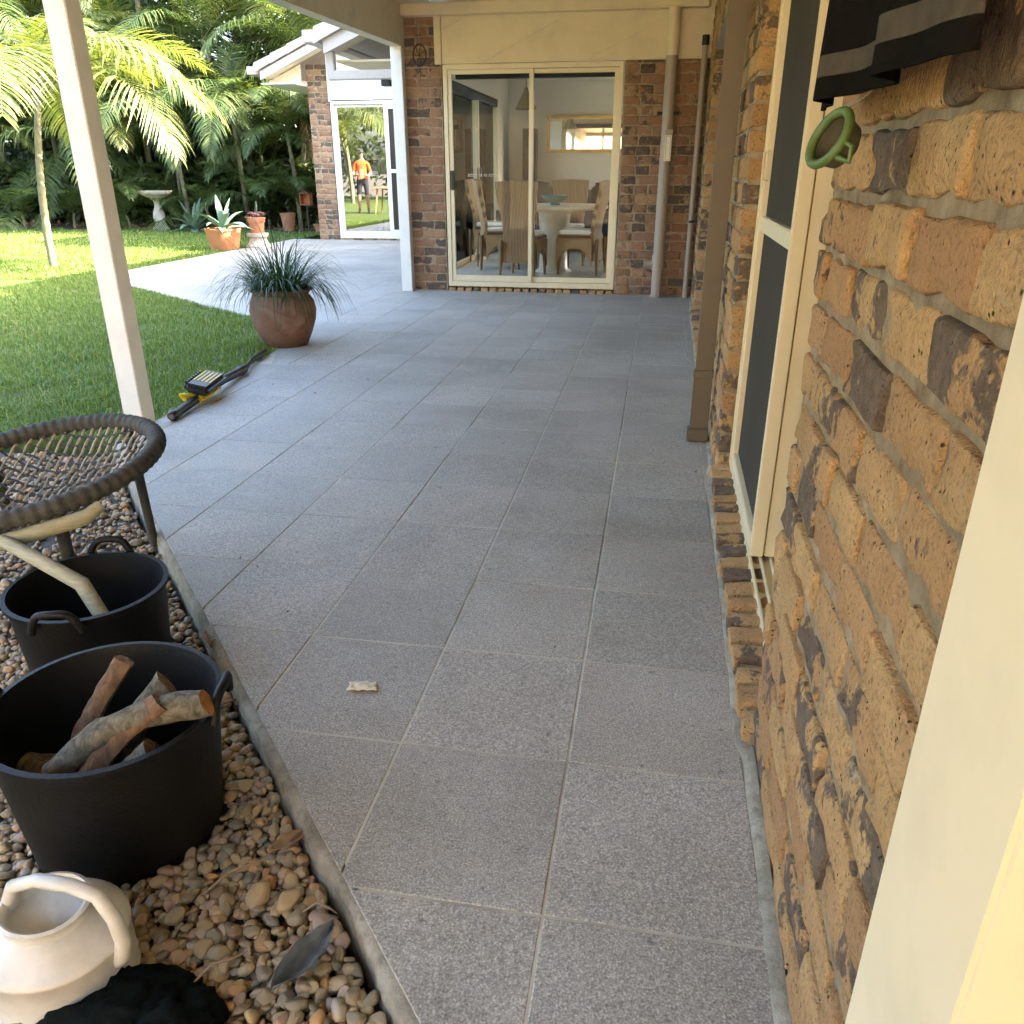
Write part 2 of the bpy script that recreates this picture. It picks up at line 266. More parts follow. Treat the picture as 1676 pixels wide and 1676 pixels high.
# ------------------------------------------------------------------ mesh helpers
class MB:
    def __init__(s): s.v = []; s.f = []; s.mi = []
    def add(s, verts, faces, mi=0, mtx=None):
        o = len(s.v)
        if mtx is not None: verts = [tuple(mtx @ Vector(p)) for p in verts]
        s.v += [tuple(p) for p in verts]; s.f += [tuple(i + o for i in f) for f in faces]; s.mi += [mi] * len(faces); return s
    def box(s, x0, x1, y0, y1, z0, z1, mi=0, mtx=None):
        v = [(x, y, z) for z in (z0, z1) for y in (y0, y1) for x in (x0, x1)]
        return s.add(v, [(0, 2, 3, 1), (4, 5, 7, 6), (0, 1, 5, 4), (2, 6, 7, 3), (0, 4, 6, 2), (1, 3, 7, 5)], mi, mtx)
    def tube(s, pts, r, n=10, mi=0, caps=True, closed=False):
        pts = [Vector(p) for p in pts]; m = len(pts); rs = r if isinstance(r, (list, tuple)) else [r] * m
        prev = None; vs = []
        for i, p in enumerate(pts):
            a = pts[(i - 1) % m] if closed or i else p; b = pts[(i + 1) % m] if closed or i < m - 1 else p
            t = (b - a).normalized()
            if prev is None: u = t.orthogonal().normalized()
            else: u = (prev - t * prev.dot(t)).normalized()
            prev = u; w = t.cross(u)
            for k in range(n):
                an = 2 * math.pi * k / n; vs.append(p + (u * math.cos(an) + w * math.sin(an)) * rs[i])
        fs = []
        for i in range(m if closed else m - 1):
            j = (i + 1) % m
            for k in range(n): fs.append((i * n + k, i * n + (k + 1) % n, j * n + (k + 1) % n, j * n + k))
        if caps and not closed: fs += [tuple(range(n - 1, -1, -1)), tuple((m - 1) * n + k for k in range(n))]
        return s.add(vs, fs, mi)
    def lathe(s, prof, n=32, mi=0, c=(0, 0, 0), wob=None):
        vs = []; fs = []
        for i, (r, z) in enumerate(prof):
            for k in range(n):
                a = 2 * math.pi * k / n; rr = r * (wob(a, z) if wob else 1)
                vs.append((c[0] + rr * math.cos(a), c[1] + rr * math.sin(a), c[2] + z))
        for i in range(len(prof) - 1):
            for k in range(n): fs.append((i * n + k, i * n + (k + 1) % n, (i + 1) * n + (k + 1) % n, (i + 1) * n + k))
        if prof[0][0] > 1e-5: fs.append(tuple(range(n - 1, -1, -1)))
        if prof[-1][0] > 1e-5: fs.append(tuple((len(prof) - 1) * n + k for k in range(n)))
        return s.add(vs, fs, mi)
    def prism(s, poly, z0, z1, mi=0, mtx=None):
        n = len(poly); v = [(x, y, z0) for x, y in poly] + [(x, y, z1) for x, y in poly]
        return s.add(v, [tuple(range(n - 1, -1, -1)), tuple(range(n, 2 * n))] + [(i, (i + 1) % n, n + (i + 1) % n, n + i) for i in range(n)], mi, mtx)
    def mesh(s, name, smooth=None, bevel=0.0):
        me = bpy.data.meshes.new(name); me.from_pydata(s.v, [], s.f)
        if any(s.mi): me.polygons.foreach_set('material_index', s.mi)
        if bevel:
            bm = bmesh.new(); bm.from_mesh(me)
            ed = [e for e in bm.edges if len(e.link_faces) == 2 and e.calc_face_angle(0) > 0.6]
            bmesh.ops.bevel(bm, geom=ed, offset=bevel, segments=2, affect='EDGES', clamp_overlap=True); bm.to_mesh(me); bm.free()
        if smooth is not None:
            me.shade_smooth(); me.set_sharp_from_angle(angle=rad(smooth))
        me.update(); return me
    def build(s, name, mat, parent=None, smooth=None, bevel=0.0):
        return link(name, s.mesh(name, smooth, bevel), mat, parent)
def link(name, me, mat, parent=None):
    o = bpy.data.objects.new(name, me); COL.objects.link(o)
    if mat is not None and not me.materials:
        for m in (mat if isinstance(mat, (list, tuple)) else [mat]): me.materials.append(m)
    if parent is not None: o.parent = parent
    return o
def np_mesh(name, V, F, nper):                # V (n,3), F flat index array of polygons with nper corners
    me = bpy.data.meshes.new(name); me.vertices.add(len(V)); me.vertices.foreach_set('co', np.ascontiguousarray(V, dtype=np.float32).ravel())
    nf = len(F) // nper; me.loops.add(len(F)); me.loops.foreach_set('vertex_index', np.ascontiguousarray(F, dtype=np.int32))
    me.polygons.add(nf); me.polygons.foreach_set('loop_start', np.arange(0, nf * nper, nper, dtype=np.int32))
    me.update(calc_edges=True); me.validate(); return me
def thing(name, label, cat, loc=(0, 0, 0), rz=0.0, group=None):
    o = bpy.data.objects.new(name, None); COL.objects.link(o); o.location = loc; o.rotation_euler = (0, 0, rz); o.empty_display_size = 0.1
    return tag(o, label, cat, group)
def tag(o, label=None, cat=None, group=None, kind=None):
    if label: o['label'] = label
    if cat: o['category'] = cat
    if group: o['group'] = group
    if kind: o['kind'] = kind
    return o
def smooth01(t): t = max(0, min(1, t)); return t * t * (3 - 2 * t)

def rounded_box(hx, hy, hz, r, rough=0.0, seed=0, seg=2, chip=0.0):
    """closed rounded box, uneven surface; centred on the origin"""
    def ax(h): return [-h, -h + r * 0.3, -h + r] + [(-h + r) + (2 * h - 2 * r) * i / seg for i in range(1, seg)] + [h - r, h - r * 0.3, h]
    A = [ax(hx), ax(hy), ax(hz)]; hh = (hx, hy, hz); bm = bmesh.new(); cache = {}
    off = Vector((seed * 3.7, seed * 1.9, -seed * 2.3))
    def vert(p):
        key = tuple(round(c, 6) for c in p)
        if key in cache: return cache[key]
        q = Vector(p); inn = Vector([max(-(h - r), min(h - r, c)) for c, h in zip(q, hh)]); d = q - inn
        n = d.normalized() if d.length > 1e-9 else Vector((0, 0, 1)); w = inn + n * r
        if rough: w += n * (mnoise.noise((w + off) * 14) * rough * 0.7 + mnoise.noise((w + off) * 48) * rough * 0.75)
        if chip:
            c = mnoise.noise((w + off) * 19 + Vector((7, 7, 7)))
            k = sum(1 for c_, h in zip(q, hh) if abs(c_) > h - r * 1.01)
            if c > 0.0 and k >= 2: w -= n * min(r * 0.8, chip * c * 3)
        cache[key] = bm.verts.new(w); return cache[key]
    for axis in range(3):
        u, v = (axis + 1) % 3, (axis + 2) % 3
        for sgn in (-1, 1):
            for i in range(len(A[u]) - 1):
                for j in range(len(A[v]) - 1):
                    q = []
                    for (a, b) in ((i, j), (i + 1, j), (i + 1, j + 1), (i, j + 1)):
                        p = [0, 0, 0]; p[axis] = sgn * hh[axis]; p[u] = A[u][a]; p[v] = A[v][b]; q.append(vert(p))
                    if sgn < 0: q.reverse()
                    try: bm.faces.new(q)
                    except ValueError: pass
    me = bpy.data.meshes.new('rounded'); bm.to_mesh(me); bm.free(); me.shade_smooth(); return me
def joined(name, items, mat, parent):          # items: (mesh, Matrix) -> one mesh object
    Vs = []; Fs = []; o = 0; n = None
    cache = {}
    for me, mx in items:
        if me.name not in cache:
            v = np.empty(len(me.vertices) * 3, dtype=np.float32); me.vertices.foreach_get('co', v)
            f = np.empty(len(me.loops), dtype=np.int32); me.loops.foreach_get('vertex_index', f); cache[me.name] = (v.reshape(-1, 3), f)
        v, f = cache[me.name]; m = np.array(mx); Vs.append(v @ m[:3, :3].T + m[:3, 3]); Fs.append(f + o); o += len(v)
    me = np_mesh(name, np.concatenate(Vs), np.concatenate(Fs), 4); me.shade_smooth()
    return link(name, me, mat, parent)
def scatter_parts(name, stuffname, items, mat, parent, limit, base):
    """items: (mesh, local Matrix, size). The limit that show largest become parts, the rest one joined part."""
    sc = []
    for it in items:
        p = base @ it[1].translation; x, y, z = pix(p)
        sc.append((it[2] / z if (z > 0 and -80 < x < 1756 and -80 < y < 1756) else -1.0, it))
    sc.sort(key=lambda a: -a[0]); own = [it for s_, it in sc[:limit] if s_ > 0]; rest = [it for s_, it in sc if s_ <= 0] + [it for s_, it in sc[limit:] if s_ > 0]
    for me, mx, _ in own:
        if not me.materials: me.materials.append(mat)
        o = bpy.data.objects.new(name, me); COL.objects.link(o); o.parent = parent; o.matrix_local = mx
    if rest: tag(joined(stuffname, [(m_, x_) for m_, x_, _ in rest], mat, parent), kind='stuff')
    return len(own), len(rest)
# ================================================================== large structure
def clip(poly, a, b, c):                       # keep a*x+b*y+c >= 0
    out = []
    for i in range(len(poly)):
        p, q = poly[i], poly[(i + 1) % len(poly)]; dp = a * p[0] + b * p[1] + c; dq = a * q[0] + b * q[1] + c
        if dp >= 0: out.append(p)
        if (dp > 0 and dq < 0) or (dp < 0 and dq > 0):
            t = dp / (dp - dq); out.append((p[0] + (q[0] - p[0]) * t, p[1] + (q[1] - p[1]) * t))
    return out
def area(poly): return 0.5 * sum(poly[i][0] * poly[(i + 1) % len(poly)][1] - poly[(i + 1) % len(poly)][0] * poly[i][1] for i in range(len(poly)))
WALLX = lambda y: 0.252 + 0.0125 * y
YR, YG = 8.4, 14.7
GZ = -0.068                                     # top of the soil under the gravel
# ground sheet to the horizon
tag(MB().add([(-400, -400, -0.17), (400, -400, -0.17), (400, 400, -0.17), (-400, 400, -0.17)], [(0, 1, 2, 3)]).build('ground', M['soil']), kind='structure')
# lawn: a thick sheet whose edge follows the patio
LAWN = [(-2.40, 3.20), (-2.585, 5.20), (-2.68, 5.45), (-3.17, 6.30), (-5.69, 8.17), (-6.50, 8.80), (-6.62, 9.1), (-6.70, 15.2), (-6.9, 21.5), (-30, 22), (-30, -14), (-5.2, -14), (-5.2, 3.20)]
lawn = MB().prism(LAWN, -0.15, -0.022).build('lawn', M['lawn']); tag(lawn, kind='structure')
# patio: slab + tiles, each tile an object of its own
def tile_regions():
    """convex pieces of the patio outline"""
    D = (-1.5825, 1.7755); dl = math.hypot(*D); nx, ny = D[1] / dl, -D[0] / dl        # inside = +n of the near slanting edge
    c0 = -(nx * -0.2645 + ny * 0.7475)
    A = ('main', [(-2.40, 0.0, 3.2)])
    return nx, ny, c0
nx, ny, c0 = tile_regions()
LAWN_E = [(-2.40, 3.20), (-2.585, 5.20), (-2.68, 5.45), (-3.17, 6.30), (-5.69, 8.17), (-6.50, 8.80), (-6.62, 9.1), (-6.70, 15.2)]
def edge_x(y):
    for (xa, ya), (xb, yb) in zip(LAWN_E, LAWN_E[1:]):
        if ya <= y <= yb: return xa + (xb - xa) * (y - ya) / (yb - ya)
    return -6.7 if y > 9 else -2.4
slab_poly = [(0.30, 0.14), (WALLX(8.4) + 0.1, 8.45), (-2.55, 8.45), (-2.55, 14.75), (-6.69, 14.75)] + LAWN_E[::-1][1:] + [(-2.40, 3.145)]
slab_poly = [(x, y) for x, y in slab_poly]
patio = MB().prism(slab_poly, -0.155, -0.0016).build('patio', M['grout']); tag(patio, kind='structure')
TX, TY, X0, Y0, G = 0.366, 0.3855, 0.251, 1.347, 0.0052
tiles = []
for i in range(-1, 20):
    for j in range(-4, 36):
        xr = X0 - i * TX; xl = xr - TX; yb = Y0 + (j - 1) * TY; yt = yb + TY
        P = [(xl + G / 2, yb + G / 2), (xr - G / 2, yb + G / 2), (xr - G / 2, yt - G / 2), (xl + G / 2, yt - G / 2)]
        P = clip(P, nx, ny, c0)                                           # slanting near edge
        if len(P) > 2: P = clip(P, -1, 0.0125, 0.252 - 0.012)              # house wall
        cxm = (xl + xr) / 2; cym = (yb + yt) / 2
        if len(P) > 2 and cym > YR - 0.2 and xr > -2.62:
            if xl > -2.62: P = clip(P, 0, -1, YR - 0.002)
            elif yb > YR - 0.02: P = clip(P, -1, 0, -2.62)
        if len(P) > 2: P = clip(P, 0, -1, YG - 0.01)
        if len(P) > 2:
            for (xa, ya), (xb, yb2) in zip(LAWN_E, LAWN_E[1:]):           # lawn edge, piece by piece
                lo, hi = min(p[1] for p in P), max(p[1] for p in P)
                if hi > ya - 0.01 and lo < yb2 + 0.01:
                    dx, dy = xb - xa, yb2 - ya; l_ = math.hypot(dx, dy)
                    P2 = clip(P, dy / l_, -dx / l_, (-dy * xa + dx * ya) / l_ - 0.012)
                    P = P2
                    if len(P) < 3: break
        if len(P) < 3: continue
        ar = abs(area(P))
        if ar < 0.002: continue
        tiles.append((P, ar))
def tile_mesh(P):
    c = Vector((sum(p[0] for p in P) / len(P), sum(p[1] for p in P) / len(P), 0)); n = len(P); b = 0.0025
    inner = []
    for p in P:
        d = Vector((p[0], p[1], 0)) - c; inner.append(d - d.normalized() * b)
    v = [(p[0] - c.x, p[1] - c.y, -0.008) for p in P] + [(p[0] - c.x, p[1] - c.y, -0.0012) for p in P] + [(d.x, d.y, 0.0) for d in inner]
    f = [(k, (k + 1) % n, n + (k + 1) % n, n + k) for k in range(n)] + [(n + k, n + (k + 1) % n, 2 * n + (k + 1) % n, 2 * n + k) for k in range(n)] + [tuple(range(2 * n, 3 * n))]
    return v, f, c
full_me = None; scored = []
for P, ar in tiles:
    cx_, cy_ = sum(p[0] for p in P) / len(P), sum(p[1] for p in P) / len(P); x, y, z = pix((cx_, cy_, 0))
    scored.append((ar / max(z, .3) ** 2.6 if (z > 0 and -120 < x < 1800 and y < 1800) else -1, P, ar))
scored.sort(key=lambda a: -a[0]); rest = MB()
for k, (s_, P, ar) in enumerate(scored):
    v, f, c = tile_mesh(P)
    if k < 300 and s_ > 0:
        whole = len(P) == 4 and abs(ar - (TX - G) * (TY - G)) < 1e-5
        if whole and full_me is None: full_me = MB().add(v, f).mesh('tile'); full_me.materials.append(M['tile'])
        me = full_me if whole else MB().add(v, f).mesh('tile')
        o = link('tile', me, M['tile'], patio); o.location = (c.x, c.y, random.uniform(-0.0008, 0.0008))
    else: rest.add([(q[0] + c.x, q[1] + c.y, q[2]) for q in v], f)
tag(rest.build('tiles', M['tile'], patio), kind='stuff')
# rough concrete nosing along the slanting near edge
bm = bmesh.new(); N = 150
E0, E1 = Vector((0.22, 0.204, 0)), Vector((-2.42, 3.165, 0)); ed = (E1 - E0).normalized(); en = Vector((-ed.y, ed.x, 0))
en = en if en.x < 0 else -en
rows = []
for k in range(N + 1):
    p = E0 + (E1 - E0) * (k / N); w1 = 0.019 + 0.006 * mnoise.noise(p * 6) + 0.006 * mnoise.noise(p * 31); dz = 0.004 * mnoise.noise(p * 17 + Vector((3, 1, 0)))
    sp = 0.010 * max(0, mnoise.noise(p * 40 + Vector((9, 2, 5))))
    prof = [(-0.02, -0.011), (0.0, -0.008 + dz), (w1 * 0.8, -0.012 + dz), (w1, -0.024 + dz), (w1 + 0.003 + sp, -0.06), (w1 + 0.006 + sp * 2, -0.105), (w1 + 0.01, -0.16)]
    rows.append([bm.verts.new(p + en * a + Vector((0, 0, b))) for a, b in prof])
for a, b in zip(rows, rows[1:]):
    for k in range(len(a) - 1): bm.faces.new((a[k], a[k + 1], b[k + 1], b[k]))
bmesh.ops.recalc_face_normals(bm, faces=bm.faces)
me = bpy.data.meshes.new('concrete_edge'); bm.to_mesh(me); bm.free(); me.shade_smooth(); link('concrete_edge', me, M['conc'], patio)

# ---------------------------------------------------------------- bricks
BL, BH, BD, BJ = 0.230, 0.076, 0.110, 0.010
BRICKS = [rounded_box(BL / 2, BD / 2, BH / 2, 0.0085, 0.0038, s, 3, 0.007) for s in range(10)]
HALVES = [rounded_box(0.055, BD / 2, BH / 2, 0.0085, 0.0035, 20 + s, 2, 0.007) for s in range(6)]
ROUGH = [rounded_box(BL / 2, BD / 2, BH / 2 - 0.0005, 0.009, 0.0034, 70 + s, 4, 0.009) for s in range(14)]
ROUGH_H = [rounded_box(0.055, BD / 2, BH / 2 - 0.0005, 0.009, 0.0034, 90 + s, 4, 0.009) for s in range(8)]
def lay(u0, u1, z0, z1, items, flip=0, yface=0.0, jit=0.004, rough=False):
    n = int(round((z1 - z0) / (BH + BJ)))
    for i in range(n):
        z = z0 + BJ * 0.5 + i * (BH + BJ) + BH / 2; u = u0; half = (i + flip) % 2
        while u < u1 - 0.03:
            L = (0.090 if half else random.uniform(0.178, 0.198)) if rough else (0.110 if half else BL); half = 0
            if u + L > u1 - 0.055: L = u1 - u
            if L > 0.26: L = (L - BJ) / 2
            me = random.choice((ROUGH_H if L < 0.14 else ROUGH) if rough else (HALVES if L < 0.14 else BRICKS)); base = 0.110 if L < 0.14 else BL
            mx = Matrix.Translation((u + L / 2, yface - BD / 2 + random.uniform(-jit, jit), z + random.uniform(-.0015, .0015))) @ Euler((random.uniform(-.012, .012) * (2.6 if rough else 1), random.uniform(-.008, .008) * (1.6 if rough else 1), random.uniform(-.008, .008) * (2 if rough else 1))).to_matrix().to_4x4()
            if random.random() < .5: mx = mx @ Matrix.Rotation(math.pi, 4, 'Y')
            mx = mx @ Matrix.Diagonal((L / base, 1, 1, 1)); items.append((me, mx, L)); u += L + BJ
def wall_part(name, parent, rects, loc=(0, 0, 0), rz=0.0, rec=0.007, rake=0.007):
    """mortar core of a wall: rects (u0,u1,z0,z1); the outside face is local y = 0"""
    mb = MB()
    for (u0, u1, z0, z1) in rects: mb.box(u0 + rec, u1 - rec, -BD - 0.02, -rake, z0, z1)
    o = mb.build(name, M['mortar'], parent); o.location = loc; o.rotation_euler = (0, 0, rz); return o

# ---------------------------------------------------------------- long side wall along the patio
SW_LOC = (0.252, 0, 0); SW_RZ = math.atan2(1.0, 0.0125)
side = thing('brick_wall', 'long tan brick house wall with a screen door, running beside the paving', 'wall', SW_LOC, SW_RZ)
ZT = 29 * 0.086
core = wall_part('mortar', side, [(0.54, 1.5, 0, ZT), (3.2, 4.75, 0, ZT), (7.5, 8.55, 0, ZT), (1.5, 3.2, 2.15, ZT), (4.75, 7.5, 2.064, ZT), (-1.0, -0.55, 0, ZT)], rake=0.0105)
items = []
lay(0.54, 1.5, 0, ZT, items, 0, 0.0, 0.0055, True); lay(3.2, 4.75, 0, ZT, items, 1, 0.0, 0.005, True); lay(7.5, 8.5, 0, ZT, items, 0)
lay(1.5, 3.2, 2.15, ZT, items, 0); lay(4.75, 7.5, 2.064, ZT, items, 0); lay(-1.0, -0.55, 0, ZT, items, 0)
SWM = Matrix.Translation(SW_LOC) @ Matrix.Rotation(SW_RZ, 4, 'Z')
print('side bricks', scatter_parts('brick', 'bricks', items, M['brick'], side, 300, SWM))
SILLB = [rounded_box(0.037, 0.062, 0.055, 0.008, 0.0035, 40 + s, 2, 0.008) for s in range(6)]
for (u0, u1) in ((1.46, 3.2), (4.75, 7.5)):
    sm = MB().box(u0, u1, -0.112, 0.004, -0.02, 0.036).build('sill_mortar', M['mortar'], side)
    n = int((u1 - u0) / 0.086)
    for k in range(n):
        me = random.choice(SILLB)
        if not me.materials: me.materials.append(M['brick'])
        o = link('sill_brick', me, None, side); o.location = (u0 + 0.043 + k * (u1 - u0) / n, -0.040 + random.uniform(-.005, .005), -0.002 + random.uniform(-.003, .003))
        o.rotation_euler = (-0.10 + random.uniform(-.03, .03), random.uniform(-.05, .05), random.uniform(-.03, .03))
# screen door: fixed frame with tracks, screen leaf slid to the far jamb, glass leaf behind it
def rect_frame(mb, u0, u1, z0, z1, y0, y1, w, wb=None, mi=0):
    wb = wb or w
    mb.box(u0, u0 + w, y0, y1, z0, z1, mi); mb.box(u1 - w, u1, y0, y1, z0, z1, mi)
    mb.box(u0 + w, u1 - w, y0, y1, z0, z0 + wb, mi); mb.box(u0 + w, u1 - w, y0, y1, z1 - w, z1, mi); return mb
df = MB(); df.box(1.505, 3.195, -0.17, -0.056, 0.036, 0.054)
for yy in (-0.062, -0.092, -0.122, -0.155): df.box(1.505, 3.195, yy - 0.004, yy + 0.004, 0.0545, 0.069)
df.box(3.158, 3.196, -0.17, -0.054, 0.0545, 2.15); df.box(1.504, 1.53, -0.17, -0.105, 0.0545, 2.15); df.box(1.53, 3.158, -0.17, -0.054, 2.08, 2.148)
dfo = df.build('door_frame', M['frame'], side, bevel=0.002)
leaf = rect_frame(MB(), 2.28, 3.154, 0.070, 2.07, -0.098, -0.060, 0.034, 0.05); leaf.box(2.314, 3.12, -0.094, -0.064, 0.955, 1.005)
lo = leaf.build('screen_leaf', M['frame'], side, bevel=0.003)
MB().box(2.315, 3.119, -0.081, -0.079, 0.121, 0.954).build('mesh_panel', M['screen'], lo); MB().box(2.315, 3.119, -0.081, -0.079, 1.006, 2.035).build('mesh_panel', M['screen'], lo)
MB().tube([(3.06, -0.064, 1.12), (3.06, -0.044, 1.125), (3.06, -0.044, 1.21), (3.06, -0.064, 1.215)], 0.004, 8).build('pull_handle', M['frame'], lo, 50)
gl = rect_frame(MB(), 2.285, 3.153, 0.070, 2.07, -0.150, -0.102, 0.05); glo = gl.build('glass_leaf', M['frame'], side, bevel=0.003)
MB().box(2.336, 3.102, -0.128, -0.124, 0.121, 2.019).build('pane', M['glass'], glo)
gl = rect_frame(MB(), 1.532, 2.34, 0.070, 2.07, -0.172, -0.154, 0.05); glo = gl.build('glass_leaf', M['frame'], side, bevel=0.003)
MB().box(1.583, 2.289, -0.165, -0.162, 0.121, 2.019).build('pane', M['glass'], glo)
# far sliding door in the second opening
df = rect_frame(MB(), 4.756, 7.494, 0.036, 2.06, -0.19, -0.10, 0.05); dfo2 = df.build('far_door_frame', M['frame'], side, bevel=0.003)
dfo2.name = 'door_frame'
for (a, b, y) in ((4.81, 6.15, -0.15), (6.1, 7.44, -0.175)):
    g_ = rect_frame(MB(), a, b, 0.09, 2.005, y - 0.02, y + 0.018, 0.05).build('glass_leaf', M['frame'], side, bevel=0.003)
    MB().box(a + 0.051, b - 0.051, y - 0.002, y + 0.002, 0.141, 1.954).build('pane', M['glass'], g_)
MB().box(4.756, 7.494, -0.098, -0.004, 2.058, 2.063).build('lintel', M['taupe'], side)
# near doorway: cream jamb standing proud of the bricks and a door leaf
jb = MB().box(0.375, 0.537, -0.11, 0.042, 0.0, 2.12).box(-0.55, -0.44, -0.11, 0.042, 0.0, 2.12).box(-0.44, 0.375, -0.11, 0.042, 2.03, 2.12)
jb.build('door_jamb', M['cream'], side, bevel=0.004)
for z_ in (0.25, 1.05, 1.82):
    hg = MB().box(0.385, 0.43, 0.0425, 0.0455, z_ - 0.045, z_ + 0.045).build('hinge', M['taupe'], side, bevel=0.001)
    MB().tube([(0.3785, 0.047, z_ - 0.05), (0.3785, 0.047, z_ + 0.05)], 0.0055, 10).build('hinge_pin', M['taupe'], side, 50)
MB().box(0.5375, 0.5405, -0.02, 0.030, 0.0, 2.12).build('jamb_bead', M['cream'], side, bevel=0.001)
lf = MB().box(-0.438, 0.373, -0.07, -0.03, 0.02, 2.028).build('door_leaf', M['cream'], side, bevel=0.003)
MB().box(-0.55, 0.538, -0.11, 0.0, 2.122, ZT).build('lintel_panel', M['cream'], side)
# mortar bed where tiles meet bricks
bm = bmesh.new(); rows = []
for k in range(181):
    u = 0.2 + k * 0.045; p = Vector((u, 0, 0)); w_ = 0.010 + 0.006 * mnoise.noise(p * 9) + 0.004 * mnoise.noise(p * 33); hh_ = 0.010 + 0.008 * mnoise.noise(p * 12 + Vector((4, 4, 1)))
    if 1.42 < u < 3.22 or 4.72 < u < 7.52: w_ += 0.012; hh_ = 0.008
    rows.append([bm.verts.new((u, a, b)) for a, b in ((-0.006, hh_), (w_ * 0.6, hh_ * 0.85), (w_ + 0.008, 0.001), (w_ + 0.010, -0.007))])
for a, b in zip(rows, rows[1:]):
    for k in range(3): bm.faces.new((a[k], b[k], b[k + 1], a[k + 1]))
me = bpy.data.meshes.new('mortar_bed'); bm.to_mesh(me); bm.free(); me.shade_smooth(); link('mortar_bed', me, M['conc'], side)
# rooms behind the wall (dark) and the tiled roof above them
rm = MB(); rm.box(-1.0, 8.5, -6.1, -6.0, 0, 2.5); rm.box(-1.0, -0.9, -6.0, -0.13, 0, 2.5); rm.box(-0.9, 8.5, -6.0, -0.13, -0.02, 0.03); rm.box(-0.9, 8.5, -6.0, -0.13, 2.5, 2.56)
rm.build('inner_wall', M['plaster'], side)

def gable_roof(name, label, x0, z0, xr, zr, x1, y0, y1, th=0.10):
    """ridge along Y; courses of roof tiles step up the slope; verge tiles at the y0 end are separate parts"""
    t = thing(name, label, 'roof', (0, 0, 0))
    sl = (zr - z0) / (xr - x0); mb = MB()
    mb.prism([(x0 + 0.02, z0 - 0.05), (xr, zr - 0.05), (x1 - 0.02, z0 - 0.05), (x1 - 0.02, z0), (xr, zr), (x0 + 0.02, z0)], y0 + 0.06, y1, mtx=Matrix(((1, 0, 0, 0), (0, 0, 1, 0), (0, 1, 0, 0), (0, 0, 0, 1))))
    mb.build('roof_deck', M['fascia'], t)
    crs = MB(); n = int((xr - x0) / 0.31)
    for side_ in (0, 1):
        for k in range(n):
            a = x0 - 0.05 + k * 0.31; b = a + 0.34; za = z0 + (a - x0) * sl + 0.035; zb = z0 + (b - x0) * sl + 0.015
            q = [(a, za - 0.03), (b, zb - 0.01), (b, zb + 0.018), (a, za + 0.018)]
            if side_: q = [(2 * xr - x_, z_) for x_, z_ in q][::-1]
            m4 = Matrix(((1, 0, 0, 0), (0, 0, 1, 0), (0, 1, 0, 0), (0, 0, 0, 1)))
            crs.prism(q, y0 + 0.34, y1, mtx=m4)
            if side_ == 0 and k < 12:
                L_ = MB(); L_.prism(q, y0 + 0.002, y0 + 0.335, mtx=m4)
                L_.prism([(a + 0.002, za - 0.13), (b - 0.03, zb - 0.115), (b - 0.03, zb - 0.012), (a + 0.002, za - 0.032)], y0 - 0.03, y0 + 0.0, mtx=m4)
                L_.build('verge_tile', M['rooftile'], t, bevel=0.004)
    tag(crs.build('roof_tiles', M['rooftile'], t), kind='stuff'); return t, sl
def barge(t, x0, z0, xr, zr, y, sl, drop=0.13, d=0.14):
    m4 = Matrix(((1, 0, 0, 0), (0, 0, 1, 0), (0, 1, 0, 0), (0, 0, 0, 1)))
    q = [(x0, z0 - drop - d), (xr, zr - drop - d), (xr, zr - drop), (x0, z0 - drop)]
    MB().prism(q, y - 0.005, y + 0.03, mtx=m4).build('barge_board', M['fascia'], t)
    MB().prism([(x0 + 0.02, z0 - drop - d + 0.03), (xr, zr - drop - d + 0.03), (xr, zr - drop), (x0 + 0.02, z0 - drop)], y + 0.035, y + 0.30, mtx=m4).build('soffit', M['cream'], t)
roof, _ = gable_roof('house_roof', 'unseen tiled gable roof over the long brick house, raised for its shadow', 0.30, 2.62, 6.2, 6.2, 12.1, -1.3, 13.8)  # out of view; ridge set high to shade the lawn

# ---------------------------------------------------------------- patio cover
cover = thing('patio_cover', 'cream painted timber patio cover with white posts and a flat ceiling', 'patio cover', (0, 0, 0))
zc = lambda y: 2.575 - 0.03 * (8.4 - y)
def sloped_box(mb, x0, x1, y0, y1, zb, zt):    # zb, zt functions of y
    v = [(x, y, f(y)) for f in (zb, zt) for y in (y0, y1) for x in (x0, x1)]
    return mb.add(v, [(0, 2, 3, 1), (4, 5, 7, 6), (0, 1, 5, 4), (2, 6, 7, 3), (0, 4, 6, 2), (1, 3, 7, 5)])
CY0 = -1.2  # cover carried on behind the camera to shut out blue sky light
sloped_box(MB(), -2.62, WALLX(8) + 0.4, CY0, 8.38, lambda y: zc(y), lambda y: zc(y) + 0.05).build('ceiling', M['cream'], cover)
for k in range(7):
    x = -2.2 + k * 0.4
    sloped_box(MB(), x - 0.02, x + 0.02, CY0, 8.22, lambda y: zc(y) - 0.012, lambda y: zc(y) - 0.001).build('ceiling_batten', M['cream'], cover)
zb_ = lambda y: 2.235 - 0.026 * (8.35 - y)
sloped_box(MB(), -2.60, -2.49, CY0, 8.37, zb_, lambda y: zc(y) - 0.001).build('edge_beam', M['timber_cream'], cover)
MB().box(-2.488, 0.30, 8.27, 8.375, 2.475, 2.57).build('ledger_beam', M['cream'], cover, bevel=0.003)
MB().box(-2.488, 0.25, CY0, CY0 + 0.09, 2.18, 2.325).build('end_beam', M['timber_cream'], cover)
MB().box(-2.605, -2.495, 8.275, 8.375, 0.0, 2.232).build('post', M['white'], cover, bevel=0.004)
MB().box(-2.487, -2.387, 3.35, 3.45, -0.01, zb_(3.45)).build('post', M['white'], cover, bevel=0.004)
